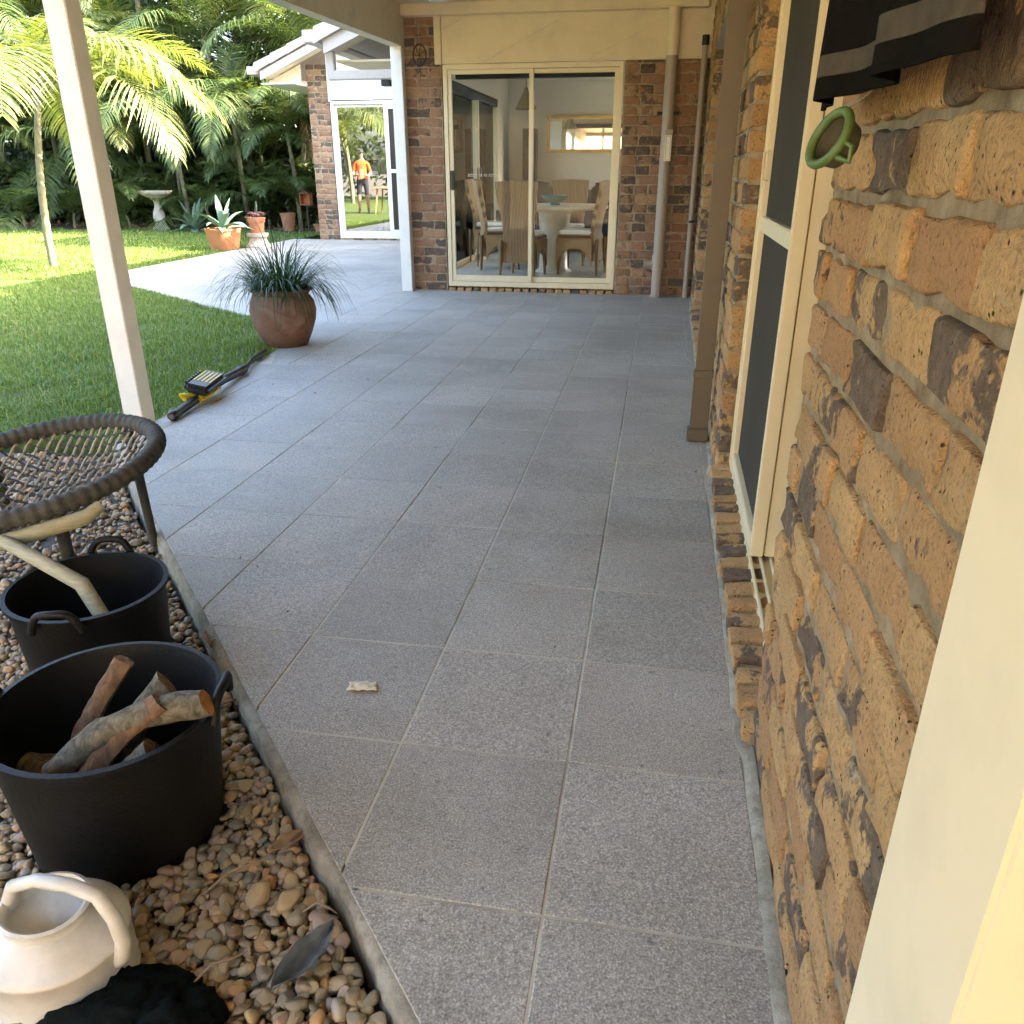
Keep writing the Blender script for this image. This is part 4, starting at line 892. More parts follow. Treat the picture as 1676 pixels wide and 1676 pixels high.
for (x, y, n_, s_, lb) in ((-7.15, 18.5, 9, 0.95, 'broad-leaved strelitzia clump rising behind the garden wing eave'), (-9.4, 19.2, 8, 1.05, 'tall broad-leaved clump deep in the palm grove'), (-13.2, 19.5, 8, 1.0, 'broad-leaved clump between canes at the grove edge by the fence')):
    t = thing('strelitzia', lb, 'plant', (x, y, -0.03))
    for k in range(n_):
        o = link('leaf', random.choice(BLM), None, t); a = k * 2.4; o.location = (0.15 * math.cos(a), 0.15 * math.sin(a), 0.1 * (k % 3)); o.rotation_euler = (random.uniform(-.15, .15), random.uniform(-.05, .3), a); sc_ = s_ * random.uniform(.8, 1.15); o.scale = (sc_,) * 3
# undergrowth and hedge: leaf mass behind the palms
def leaf_mass(name, boxes, n, size, mat, label, cat):
    P = []
    for k in range(n):
        x0, x1, y0, y1, z0, z1 = random.choice(boxes); x, y, z = random.uniform(x0, x1), random.uniform(y0, y1), z0 + (z1 - z0) * random.random() ** 0.8
        if mnoise.noise(Vector((x * .9, y * .9, z * .9))) > -0.22: P.append((x, y, z))
    P = np.array(P); m = len(P); d = RNG.normal(size=(m, 3)); d[:, 2] = d[:, 2] * .6 - .25; d /= np.linalg.norm(d, axis=1)[:, None]; s = np.cross(d, RNG.normal(size=(m, 3))); s /= np.linalg.norm(s, axis=1)[:, None]
    L = (size * RNG.uniform(.6, 1.4, m))[:, None]; V = np.stack([P, P + d * L * .5 + s * L * .22, P + d * L, P + d * L * .5 - s * L * .22], 1).reshape(-1, 3)
    return tag(link(name, np_mesh(name, V, np.arange(m * 4), 4), mat), label, cat, kind='stuff')
leaf_mass('undergrowth', [(-18, -5.0, 19.3, 21.3, 0, 4.0), (-17, -7.0, 17.8, 19.2, 0, 1.3), (-18, -4.5, 20.4, 21.9, 2, 7.2), (-18, -4.5, 20.8, 21.9, 0, 6.2)], 75000, 0.24, M['hedge'], 'dense dark undergrowth filling the back of the palm grove', 'undergrowth')
leaf_mass('undergrowth', [(-19.5, -18, -6, 18, 0, 4.5), (-19, -6, -9, -7.5, 0, 4.5)], 16000, 0.26, M['hedge'], 'leafy screen of shrubs along the far side of the lawn', 'undergrowth')
leaf_mass('undergrowth', [(-12, 10, -10.5, -8.5, 0, 6.5)], 16000, 0.32, M['hedge'], 'unseen leaf mass added behind the camera to close off the sky', 'undergrowth')  # added out of view to block blue sky from behind
leaf_mass('leaf_litter', [(-16.5, -7.2, 16.9, 20.5, -0.02, 0.03)], 6000, 0.09, M['frond_dead'], 'brown leaf litter on the soil under the palms', 'leaf litter')
fence = thing('timber_fence', 'dark weathered paling fence behind the palm grove', 'fence', (0, 21.45, 0))
for k in range(84):
    o = MB().box(-0.07, 0.07, -0.012, 0.012, -0.1, 1.9 + random.uniform(-.02, .02)).build('paling', M['fence'], fence) if k == 0 else link('paling', pal_me, None, fence)
    pal_me = o.data; o.location = (-18.2 + k * 0.152, random.uniform(-.004, .004), 0)
MB().box(-18.3, -5.4, 0.015, 0.06, 0.4, 0.49).build('rail', M['fence'], fence); MB().box(-18.3, -5.4, 0.015, 0.06, 1.4, 1.49).build('rail', M['fence'], fence)
bed = tag(MB().prism([(-17.5, 21.6), (-17.5, 17.4), (-13, 16.9), (-10.5, 16.75), (-8.2, 17.0), (-6.75, 17.3), (-6.75, 21.6)], -0.10, -0.012).build('garden_bed', M['soil']), kind='structure')

# ================================================================== pots and garden ornaments
def lathe_obj(name, prof, mat, parent, n=40, wob=None, smooth=50, loc=(0, 0, 0)):
    o = MB().lathe(prof, n, 0, (0, 0, 0), wob).build(name, mat, parent, smooth); o.location = loc; return o
def strap(mb, base, az, L, e0, droop, w, seg=8, fold=0.0):
    p = Vector(base); d = Vector((math.cos(az) * math.cos(e0), math.sin(az) * math.cos(e0), math.sin(e0))); sd = Vector((-math.sin(az), math.cos(az), 0)); vs = []
    for i in range(seg + 1):
        t = i / seg; ww = w * (1 - t ** 2.2) + 0.0006; vs += [p - sd * ww, p + sd * ww]
        d = (d + Vector((0, 0, -droop * (0.4 + t)))).normalized(); p = p + d * (L / seg)
    mb.add(vs, [(2 * i, 2 * i + 1, 2 * i + 3, 2 * i + 2) for i in range(seg)])
POT = (-2.60, 5.43, -0.004)
t = thing('grass_pot', 'bulbous brown terracotta pot overflowing with strap-leaved grass on the paving corner', 'potted plant', POT)
lathe_obj('pot', [(0.135, 0.0), (0.15, 0.006), (0.19, 0.09), (0.222, 0.18), (0.232, 0.25), (0.222, 0.31), (0.198, 0.345), (0.188, 0.36), (0.196, 0.374), (0.220, 0.388), (0.222, 0.398), (0.205, 0.401), (0.188, 0.385), (0.182, 0.36), (0.0, 0.355)], M['terra_dark'], t, 48)
lathe_obj('soil', [(0.183, 0.358), (0.0, 0.37)], M['soil'], t)
clumps = 6
for c in range(clumps):
    mb = MB()
    for k in range(85):
        a = random.uniform(0, 6.28); r_ = 0.16 * math.sqrt(random.random()); L = random.uniform(0.32, 0.62)
        bx, by = r_ * math.cos(a), r_ * math.sin(a); az = a + random.gauss(0, .5); e0 = rad(random.uniform(44, 84) - 90 * r_)
        strap(mb, (bx, by, 0.36), az, L, e0, random.uniform(0.10, 0.42), random.uniform(0.0028, 0.0054), 10)
    tag(mb.build('strap_leaves', M['liriope'], t), kind='stuff')
def agave_leaf(L, W, curve, e0, seed):
    r_ = random.Random(seed); N = 10; vs = []; p = Vector((0.02, 0, 0)); e = e0
    for i in range(N + 1):
        t = i / N; w = W * (0.55 + 0.45 * math.sin(math.pi * min(1, t * 1.35))) if t < .55 else W * (1 - ((t - .55) / .45) ** 1.8) + 0.001
        n_ = Vector((-math.sin(e), 0, math.cos(e)))
        for s, q in ((-1, .30), (-.5, .08), (0, 0), (.5, .08), (1, .30)): vs.append(p + Vector((0, s * w, 0)) + n_ * (q * w))
        for s in (-.6, 0, .6): vs.append(p + Vector((0, s * w, 0)) - n_ * (0.022 * (1 - t) + 0.001))
        e += curve / N; p = p + Vector((math.cos(e), 0, math.sin(e))) * (L / N)
    fs = []
    for i in range(N):
        o = i * 8; ring = [0, 1, 2, 3, 4, 7, 6, 5]
        for a in range(8): b = (a + 1) % 8; fs.append((o + ring[a], o + ring[b], o + 8 + ring[b], o + 8 + ring[a]))
    me = MB().add(vs, fs).mesh('leaf', 70); me.materials.append(M['agave']); return me
AG = [agave_leaf(0.62, 0.075, rad(-50), rad(60), 1), agave_leaf(0.58, 0.07, rad(-75), rad(48), 2), agave_leaf(0.66, 0.07, rad(-12), rad(82), 3), agave_leaf(0.55, 0.065, rad(-50), rad(22), 4)]
def agave(t, z, n, s, up=0.55):
    for k in range(n):
        u = k / n; me = AG[2] if u > .8 else (AG[0] if u > .5 else (AG[1] if u > .3 else AG[3]))
        o = link('leaf', me, None, t); o.location = (0, 0, z + 0.04 * u); o.rotation_euler = (random.uniform(-.1, .1), random.uniform(-.1, .1), k * 2.39996 + .4); q = s * random.uniform(.88, 1.12); o.scale = (q, q, q)
t = thing('agave_bowl', 'wide clean terracotta bowl holding a blue-green agave on the lawn edge', 'potted plant', (-6.93, 12.62, -0.024))
lathe_obj('pot', [(0.20, 0.0), (0.215, 0.004), (0.262, 0.22), (0.272, 0.30), (0.285, 0.303), (0.288, 0.335), (0.268, 0.338), (0.258, 0.31), (0.0, 0.30)], M['terra_clean'], t, 48)
agave(t, 0.30, 15, 0.82)
t = thing('ground_agave', 'blue-green agave rosette growing in the ground by the birdbath', 'plant', (-9.75, 16.6, -0.02)); agave(t, 0.0, 19, 0.95)
t = thing('succulent_pot', 'small terracotta pot of pink succulents standing on a stone pedestal', 'potted plant', (-6.55, 13.05, 0.215))
lathe_obj('pot', [(0.105, 0.0), (0.125, 0.16), (0.132, 0.162), (0.146, 0.20), (0.148, 0.245), (0.13, 0.247), (0.122, 0.22), (0.0, 0.215)], M['terra'], t)
for k in range(11):
    mb = MB(); cx_, cy_ = random.uniform(-.11, .11), random.uniform(-.11, .11); hz = random.uniform(.22, .30)
    for ring in range(3):
        for q in range(7):
            a = q * 0.9 + ring * .4; strap(mb, (cx_, cy_, hz), a, 0.075 - .012 * ring, rad(15 + 25 * ring), -0.05, 0.016, 4)
    mb.build('rosette', M['pink'], t)
mb = MB(); mb.tube([(0.02, 0.0, .24), (0.03, .01, .38), (0.02, .02, .48)], 0.006, 6); mb.build('flower_stalk', M['agave'], t)
t = thing('stone_pedestal', 'squat moulded stone pedestal carrying the pink succulent pot', 'pedestal', (-6.55, 13.05, -0.024))
lathe_obj('base', [(0.20, 0.0), (0.205, 0.04), (0.17, 0.07), (0.145, 0.12)], M['stone'], t); lathe_obj('column', [(0.145, 0.121), (0.135, 0.17)], M['stone'], t); lathe_obj('cap', [(0.14, 0.171), (0.17, 0.19), (0.172, 0.238), (0.0, 0.2385)], M['stone'], t)
t = thing('birdbath', 'pale cast-stone birdbath with a scalloped bowl beside the palms', 'birdbath', (-10.6, 16.7, -0.02))
lathe_obj('pedestal', [(0.17, 0.0), (0.17, 0.05), (0.12, 0.09), (0.105, 0.14), (0.125, 0.26), (0.115, 0.36), (0.07, 0.48), (0.062, 0.56), (0.085, 0.60)], M['stone'], t)
lathe_obj('bowl', [(0.085, 0.601), (0.14, 0.65), (0.28, 0.72), (0.33, 0.765), (0.335, 0.80), (0.30, 0.795), (0.20, 0.745), (0.0, 0.72)], M['stone'], t, 64, lambda a, z: 1 + (0.035 * math.cos(14 * a) if z > .68 else 0))
def pot_thing(label, x, y, r, h, plant):
    t = thing('terracotta_pot', label, 'pot', (x, y, -0.012)); lathe_obj('pot', [(r * .72, 0), (r * .93, h * .8), (r, h * .81), (r * 1.02, h), (r * .9, h), (r * .85, h * .9), (0, h * .88)], M['terra'], t, 32)
    if plant:
        mb = MB()
        for k in range(40): strap(mb, (random.uniform(-r, r) * .5, random.uniform(-r, r) * .5, h * .88), random.uniform(0, 6.28), random.uniform(.15, .35), rad(random.uniform(40, 85)), .15, .008, 5)
        mb.build('leaves', M['broad'], t)
pot_thing('dark terracotta pot under the palms behind the pedestal', -7.75, 16.9, 0.16, 0.36, False)
pot_thing('low terracotta pot with a small plant at the bed edge', -6.85, 16.6, 0.21, 0.17, True)
t = thing('bird_feeder', 'small orange open-fronted bird feeder on a post among the palms', 'bird feeder', (-7.35, 17.0, -0.02))
MB().tube([(0, 0, 0), (0, 0, 0.52)], 0.015, 8).build('post', M['fence'], t); MB().box(-.11, .11, -.08, .08, .522, .54).box(-.11, -.095, -.08, .08, .541, .74).box(.095, .11, -.08, .08, .541, .74).box(-.095, .095, .065, .08, .541, .74).build('box', M['terra_clean'], t); MB().prism([(-.14, .742), (.14, .742), (0, .83)], -.1, .1, mtx=m4).build('roof', M['terra_dark'], t)
t = thing('plant_marker', 'small white plant marker on a thin stake among the palms', 'marker', (-8.45, 17.1, -0.02)); MB().tube([(0, 0, 0), (0, 0, .9)], 0.012, 6).build('stake', M['fence'], t); MB().box(-.07, .07, -.02, -.013, .82, .93).build('plate', M['white'], t)
for (x, y, s_, lb) in ((-9.05, 16.75, .14, 'grey garden rock beside the ground agave'), (-6.45, 17.1, .2, 'rounded grey rock at the foot of the bed by the garden wing')):
    V, F = pebble_shape(3, int(s_ * 100)); me = np_mesh('rock', V * np.array([s_, s_ * .8, s_ * .6]), F.ravel(), 3); me.shade_smooth(); o = tag(link('rock', me, M['stone']), lb, 'rock'); o.location = (x, y, 0.04)

crumbs = []
leaf_mass('debris', [(-1.8, 0.2, 1.2, 6.5, .0005, .0015), (-2.35, -1.8, 3.3, 6.5, .0005, .0015), (0.05, 0.24, 1.0, 8.2, .0005, .0015), (-2.2, 0.2, 7.9, 8.35, .0005, .0015)], 420, 0.012, M['dryleaf'], 'tiny dry leaf crumbs scattered over the paving', 'debris')
# ================================================================== things on the patio edge
t = thing('garden_blower', 'black and yellow cordless garden tool lying along the lawn edge', 'power tool', (-2.335, 3.50, 0.0), math.atan2(1.62, -0.20))
MB().tube([(0.0, 0, .026), (0.012, 0, .026), (0.03, 0, .026), (0.05, 0, .026), (0.40, 0, .034)], [0.020, 0.027, 0.028, 0.0225, 0.0225], 16).build('rear_tube', M['black'], t, 50)
MB().tube([(-0.001, 0, .026), (0.003, 0, .026)], [0.014, 0.014], 14).build('tube_mouth', simple('dull_grey', (0.12, 0.12, 0.11)), t)
bh = MB().box(-.14, .13, -.045, .045, -.04, -.005).box(-.18, -.13, .015, .065, -.03, .005).build('base_housing', M['yellow'], t, bevel=0.012); bh.location = (0.43, 0, 0.062); bh.rotation_euler = (0.18, -0.03, 0.0)
mc = MB().box(-.14, .15, -.068, .064, .002, .055).build('motor_cover', M['black'], t, bevel=0.018); mc.location = (0.435, 0, 0.063); mc.rotation_euler = (0.22, -0.05, 0)
for k in range(5): MB().box(-.06, .11, -.048 + k * .021, -.040 + k * .021, .0555, .0575).build('vent_stripe', M['yellow'], mc)
for k in range(7): MB().box(-.09 + k * .029, -.077 + k * .029, .060, .074, .015, .052).build('cooling_fin', M['black'], mc)
hk = MB().tube([(-.14, .04, 0), (-.17, .055, .012), (-.19, .05, .016), (-.185, .03, .016), (-.16, .02, .006)], .010, 8).build('hook', M['yellow'], t, 50); hk.location = (0.43, 0, .055)
MB().tube([(0.59, 0, .055), (0.62, 0, .052), (0.70, 0, .045), (0.90, .004, .034), (0.95, .004, .032), (0.96, .004, .032), (1.02, .0, .032)], [.032, .030, .024, .026, .028, .031, .026], 16).build('front_tube', M['black'], t, 50)
MB().tube([(1.02, 0, .032), (1.15, .02, .03), (1.3, .05, .028), (1.42, .05, .026), (1.60, .06, .022)], [.022, .014, .015, .020, .015], 12).build('nozzle', M['black'], t, 50)

# ---- woven chair
CC = Vector((-1.762, 1.93, 0.0)); RZC = 0.35
t = thing('woven_chair', 'low woven rope chair with a thick wrapped rim and pale timber leg, on the gravel', 'chair', (CC.x, CC.y, GZ + 0.012))
def rimp(a, k=1.0, dz=0.0):
    return Vector((0.345 * k * math.cos(a), 0.34 * k * math.sin(a), RZC - (GZ + .012) + 0.05 * math.sin(a + 0.6) + dz))
ring = []; rr_ = []
for k in range(300):
    a = 2 * math.pi * k / 300; ring.append(rimp(a)); rr_.append(0.0255 + 0.0026 * math.sin(k * 1.5))
MB().tube(ring, rr_, 12, closed=True).build('rim', M['rope'], t, 60)
def bowl(x, y):
    r_ = min(1.0, math.hypot(x, y)); a = math.atan2(y, x); e = rimp(a, r_); return Vector((e.x, e.y, e.z - 0.16 * (1 - r_ ** 2)))
mb = MB(); mb2 = MB()
for k in range(23):
    s = -0.95 + 1.9 * k / 22; lim = math.sqrt(max(0, 1 - s * s))
    q = [bowl(s, lim * (-1 + 2 * i / 22)) + Vector((0, 0, .003 * (-1) ** i)) for i in range(23)]; mb.tube(q, .0045, 5)
    q = [bowl(lim * (-1 + 2 * i / 22), s) + Vector((0, 0, .003 * (-1) ** (i + k))) for i in range(23)]; mb2.tube(q, .0045, 5)
mb.build('seat_weave', M['rope_pale'], t, 60); mb2.build('seat_weave', M['rope'], t, 60)
zf = 0.0
for (a, sp) in ((-0.75, 0.98), (1.3, 1.05), (2.6, 1.05), (-2.4, 1.05)):
    p = rimp(a); MB().tube([p + Vector((0, 0, -.02)), Vector((p.x * sp, p.y * sp, zf))], [.017, .014], 10).build('leg', M['rope'], t, 60)
def wpt(x, y, z): return Vector((x, y, z)) - Vector((CC.x, CC.y, GZ + .012))
MB().tube([wpt(-1.42, 1.75, .33), wpt(-1.44, 1.71, .31), wpt(-1.62, 1.60, .27), wpt(-1.9, 1.55, .25)], [.016, .021, .022, .021], 12).build('timber_rail', M['chair_wood'], t, 60)
MB().tube([wpt(-1.60, 1.60, .28), wpt(-1.315, 1.50, .235), wpt(-1.06, 1.395, -.086)], [.017, .019, .015], 12).build('timber_leg', M['chair_wood'], t, 60)

# ---- tubs, logs, can, cloth
def tub(label, x, y, rt, rb, h, handle):
    t = thing('rubber_tub', label, 'tub', (x, y, GZ + 0.012)); w = 0.006
    ov = lambda a, z: 1 + 0.02 * math.cos(2 * a + .7) * (z / h)
    prof = [(0.0, 0.0), (rb, 0.0), (rb + .008, .008), (rt - .004, h - .02), (rt + .004, h - .012), (rt + .005, h), (rt - w, h + .001), (rt - w - .006, h - .02), (rb - w, .012), (0.0, .012)]
    lathe_obj('body', prof, M['rubber'], t, 56, ov, 50)
    for a in handle:
        c, s = math.cos(a), math.sin(a); P = []
        for k in range(13):
            u = -1 + 2 * k / 12; wd = .055 * u; up = .052 * (1 - u ** 4); P.append(((rt + .006 + .012 * (1 - u * u)) * c - wd * s, (rt + .006 + .012 * (1 - u * u)) * s + wd * c, h - .022 + up))
        MB().tube(P, .009, 8).build('handle', M['rubber'], t, 60)
    return t
tub('black rubber tub holding cut firewood logs', -0.962, 1.085, 0.205, 0.165, 0.295, (0.25, 3.4))
tub('empty black rubber tub on the gravel beside the woven chair', -1.31, 1.51, 0.18, 0.145, 0.285, (1.9, 5.0))
M['oldend'] = mat_wood('weathered_cut_end', (0.10, 0.06, 0.035), (0.27, 0.17, 0.10), (8, 8, 8), 0.9); M['redbark'] = mat_wood('red_brown_bark', (0.07, 0.038, 0.022), (0.21, 0.125, 0.07), (7, 7, 2), 0.9)
def log(label, a, b, r, seed, split=False, endmat='oldend'):
    t = thing('firewood_log', label, 'log', a); A = Vector((0, 0, 0)); B = Vector(b) - Vector(a); n = 16; o = Vector((seed, seed * 2.0, 0)); d = B.normalized(); u = d.orthogonal().normalized(); w = d.cross(u)
    bend = (u * math.cos(seed) + w * math.sin(seed)) * 0.02
    def rad_at(i, k, m):
        an = 2 * math.pi * k / m; q = r * (1 + .22 * mnoise.noise(Vector((math.cos(an), math.sin(an), i * .35)) * 1.4 + o) + .10 * mnoise.noise(Vector((math.cos(an) * 4, math.sin(an) * 4, i)) + o))
        if split and math.cos(an) > -0.25: q = min(q, 0.42 * r / max(.3, math.cos(an) + .45) * (1 + .22 * mnoise.noise(Vector((an * 3, i * .5, seed)))))
        return q, an
    m = 18; vs = []
    for i in range(n + 1):
        t_ = i / n; c = A + B * t_ + bend * math.sin(math.pi * t_) * 1.5
        for k in range(m): q, an = rad_at(i, k, m); vs.append(c + (u * math.cos(an) + w * math.sin(an)) * q)
    fs = [(i * m + k, i * m + (k + 1) % m, (i + 1) * m + (k + 1) % m, (i + 1) * m + k) for i in range(n) for k in range(m)]
    mb = MB(); mb.add(vs, fs)
    if split:
        for fi, f in enumerate(mb.f):
            k = fi % m; an = 2 * math.pi * (k + .5) / m; mb.mi[fi] = 1 if math.cos(an) > -.2 else 0
    mb.build('bark', [M['bark'] if not split else M['redbark'], M['heart']], t, 60)
    for end, sgn in ((0, -1), (n, 1)):
        ring = [vs[end * m + k] + d * sgn * .0006 for k in range(m)]; c = sum(ring, Vector()) / m; vv = [c + d * sgn * .001] + ring + [c.lerp(p, .5) + d * sgn * .003 * math.sin(j * 2.1) for j, p in enumerate(ring)]
        ff = [(0, 1 + m + k, 1 + m + (k + 1) % m) for k in range(m)] + [(1 + m + k, 1 + k, 1 + (k + 1) % m, 1 + m + (k + 1) % m) for k in range(m)]
        MB().add(vv, ff).build('cut_end', M[endmat], t, 40)
log('round grey-barked log slanting up to the back of the firewood tub', (-1.05, 0.97, .11), (-0.862, 1.135, .255), 0.028, 3)
log('split red-brown log resting between the grey logs in the tub', (-0.935, 0.94, .125), (-0.812, 1.055, .275), 0.029, 8, True)
log('log with a fresh orange cut end poking out over the tub rim', (-1.00, 0.965, .16), (-0.745, 1.075, .272), 0.026, 13, False, 'endgrain')
log('short knotted log low in the front of the firewood tub', (-0.99, 0.935, .12), (-0.815, 1.0, .215), 0.024, 17)
log('thick grey log lying deep in the firewood tub', (-1.12, 1.04, .09), (-0.90, 1.06, .17), 0.034, 23)
log('brown split log standing against the far wall of the firewood tub', (-1.06, 1.08, .05), (-0.985, 1.20, .25), 0.027, 29, True)
# ivory watering can
t = thing('watering_can', 'ivory plastic watering can with a looped handle on the gravel', 'watering can', (-0.872, 0.765, GZ + 0.010), 0.0); t.scale = (0.95, 0.95, 0.80)
lathe_obj('body', [(0.0, 0.0), (0.108, 0.0), (0.116, 0.008), (0.117, 0.016), (0.113, 0.020), (0.113, 0.115), (0.116, 0.120), (0.116, 0.127), (0.110, 0.133), (0.085, 0.165), (0.066, 0.176), (0.066, 0.196), (0.070, 0.200), (0.064, 0.203), (0.058, 0.197), (0.058, 0.17), (0.0, 0.12)], M['can'], t, 40, lambda a, z: 1 + .06 * math.cos(2 * a))
MB().tube([(0.108, 0.0, 0.075), (0.128, -.005, 0.10), (0.140, -.01, 0.15), (0.135, -.01, 0.205), (0.105, 0, 0.245), (0.06, 0.0, 0.262), (0.0, 0.0, 0.262), (-0.05, 0, 0.235), (-0.068, 0, 0.185)], [.017, .0145, .0125, .012, .012, .012, .012, .012, .014], 14).build('handle', M['can'], t, 60)
MB().tube([(-0.10, 0, 0.06), (-0.17, 0, 0.13), (-0.25, 0, 0.24)], [.024, .018, .014], 14).build('spout', M['can'], t, 60); MB().tube([(-0.25, 0, .24), (-0.275, 0, .27)], [.014, .034], 16).build('rose', M['can'], t, 60)
# dark crumpled cloth
V, F = ico(5); V2 = []
for v in V:
    p = Vector(v); q_ = p + Vector((mnoise.noise(p * 1.7), mnoise.noise(p * 1.7 + Vector((5, 0, 0))), 0)) * .5; k = 1 + .16 * mnoise.noise(p * 1.8) + .30 * (.5 - abs(mnoise.noise(q_ * 3.4 + Vector((2, 2, 2))))) + .12 * (.4 - abs(mnoise.noise(q_ * 7.5)))
    V2.append((p.x * .135 * k, p.y * .105 * k, max(-.002, p.z * .066 * k)))
me = np_mesh('crumpled_cloth', np.array(V2), F.ravel(), 3); me.shade_smooth(); o = tag(link('crumpled_cloth', me, M['black_cloth2']), 'dark green-black crumpled cloth heaped on the gravel below the watering can', 'cloth'); o.location = (-0.70, 0.675, GZ + .012)
# leaves, twigs, scraps
def leaf_thing(name, label, cat, loc, rz, L, W, curl, mat, seed, tilt=(0, 0)):
    r_ = random.Random(seed); N = 12; vs = []
    for i in range(N + 1):
        t_ = i / N; w = W * math.sin(math.pi * min(.98, .03 + .95 * t_)) ** .8; wav = r_.uniform(-.25, .25) * W
        for s in (-1, -.5, 0, .5, 1): vs.append((L * (t_ - .5), s * w * (1 + .1 * mnoise.noise(Vector((t_ * 6, s, seed)))), curl * (abs(s) ** 1.5) * W + .25 * curl * L * (t_ - .5) ** 2 + wav * .5 + .004))
    fs = [(i * 5 + k, i * 5 + k + 1, i * 5 + 6 + k, i * 5 + 5 + k) for i in range(N) for k in range(4)]
    me = MB().add(vs, fs).mesh(name, 60); o = link(name, me, mat); sm_ = o.modifiers.new('thickness', 'SOLIDIFY'); sm_.thickness = .0012
    o.location = loc; o.rotation_euler = (tilt[0], tilt[1], rz); return tag(o, label, cat)
GT = GZ + 0.030
leaf_thing('fallen_leaf', 'large slate-grey curled dead leaf on the gravel by the concrete edge', 'leaf', (-0.490, 0.835, GT + .004), 1.2, .14, .024, 0.8, M['slateleaf'], 1, (.2, .03))
leaf_thing('fallen_leaf', 'pinkish brown curled dead leaf beside the empty tub', 'leaf', (-1.13, 1.72, GT), 1.9, .13, .028, .8, M['dryleaf'], 2)
leaf_thing('fallen_leaf', 'narrow straw-coloured dead leaf lying between the two tubs', 'leaf', (-1.0, 1.43, GT), .4, .15, .013, .5, M['frond_dead'], 3)
leaf_thing('fallen_leaf', 'olive brown dead leaf among the pebbles beside the firewood tub', 'leaf', (-0.62, 1.07, GT), .9, .08, .016, .5, M['frond_dead'], 4)
leaf_thing('fallen_leaf', 'russet dead leaf pressed against the concrete edge', 'leaf', (-0.59, 1.10, GT), 1.1, .10, .010, .9, M['terra_dark'], 5)
leaf_thing('fallen_leaf', 'brown dead leaf on the pebbles near the chair leg', 'leaf', (-1.16, 1.83, GT), .7, .12, .018, .7, M['dryleaf'], 6)
for k, (x, y, a, L, lb) in enumerate(((-1.22, 2.0, 2.6, .20, 'long thin arched twig by the top of the gravel strip'), (-0.60, 1.16, 1.9, .09, 'short pale twig across the pebbles beside the firewood tub'), (-0.68, .98, .9, .13, 'thin brown twig lying by the foot of the firewood tub'), (-0.50, .93, .1, .06, 'tiny straw twig on the pebbles near the grey leaf'), (-0.62, .80, .9, .10, 'brown twig on the pebbles near the watering can'))):
    d = Vector((math.cos(a), math.sin(a), 0)); o = MB().tube([d * -L * .5, d * -L * .15 + Vector((0, .01, .012)), d * L * .2 + Vector((.008, 0, .012)), d * L * .5], [.0022, .0026, .002, .001], 6).build('twig', M['dryleaf'], None, 60); o.location = (x, y, GT + .004); tag(o, lb, 'twig')
bm = bmesh.new(); bmesh.ops.create_grid(bm, x_segments=14, y_segments=10, size=1)
for v in bm.verts:
    x, y = v.co.x, v.co.y; r_ = 1 + .25 * mnoise.noise(Vector((math.atan2(y, x) * 1.5, 3, 1))); v.co = Vector((x * .034 * r_ + .006 * mnoise.noise(Vector((x * 3, y * 3, 2))), y * .017 * r_, .006 + .006 * mnoise.noise(Vector((x * 2.2, y * 2.2, 5))) + .004 * mnoise.noise(Vector((x * 6, y * 6, 1)))))
me = bpy.data.meshes.new('scrap'); bm.to_mesh(me); bm.free(); me.shade_smooth(); o = tag(link('paper_scrap', me, M['paper']), 'small crumpled cream scrap lying on the grey tiles', 'scrap'); o.location = (-0.632, 1.525, 0.001); o.rotation_euler = (0, 0, .2); sm_ = o.modifiers.new('t', 'SOLIDIFY'); sm_.thickness = .001

# ================================================================== fixed to the right wall
t = thing('square_downpipe', 'brown rectangular downpipe with a collar and shoe on the brick wall', 'downpipe', (0.0, 3.62, 0.0))
MB().box(.200, .282, 0, .055, 0.06, 0.30).build('lower_pipe', M['brown_post'], t, bevel=.004); MB().box(.203, .280, .002, .053, .331, 2.46).build('upper_pipe', M['brown_post'], t, bevel=.004); MB().box(.196, .285, -.004, .058, .298, .332).build('collar', M['brown_post'], t, bevel=.004)
MB().box(.190, .285, -.012, .062, .004, .062).build('shoe', M['brown_post'], t, bevel=.004)
t = thing('thin_pipe', 'thin grey waste pipe standing in the corner of the two brick walls', 'pipe', (0.295, 8.30, 0)); MB().tube([(0, 0, 0), (0, 0, 2.20), (0, .0, 2.24)], [.024, .024, .02], 16).build('pipe', M['taupe'], t, 60); MB().tube([(0, 0, 2.18), (0, 0, 2.26)], .031, 16).build('pipe_cap', M['iron'], t, 60)
MB().box(-.02, .05, -.03, .03, .70, .72).build('clip', M['iron'], t)
t = thing('round_downpipe', 'round downpipe, taupe below and cream above, in front of the end brick wall', 'downpipe', (0.012, 8.285, 0))
MB().tube([(0, 0, 0), (0, 0, 2.105)], .052, 28).build('lower_pipe', M['taupe'], t, 60); MB().tube([(0, 0, 2.106), (0, 0, 2.473)], .052, 28).build('upper_pipe', M['cream'], t, 60)
MB().tube([(0, 0, .26), (0, 0, .40)], .060, 28).build('socket', M['taupe'], t, 60); MB().tube([(0, 0, .004), (0, 0, .02)], .066, 28).build('foot_ring', M['taupe'], t, 60)
MB().tube([(-.02, 0, .31), (-.115, .0, .31)], .038, 20).build('inspection_branch', M['taupe'], t, 60); MB().tube([(-.116, 0, .31), (-.135, 0, .31)], .044, 20).build('branch_cap', M['taupe'], t, 60)
MB().box(-.10, .10, .045, .062, 1.63, 1.66).build('bracket', M['iron'], t)
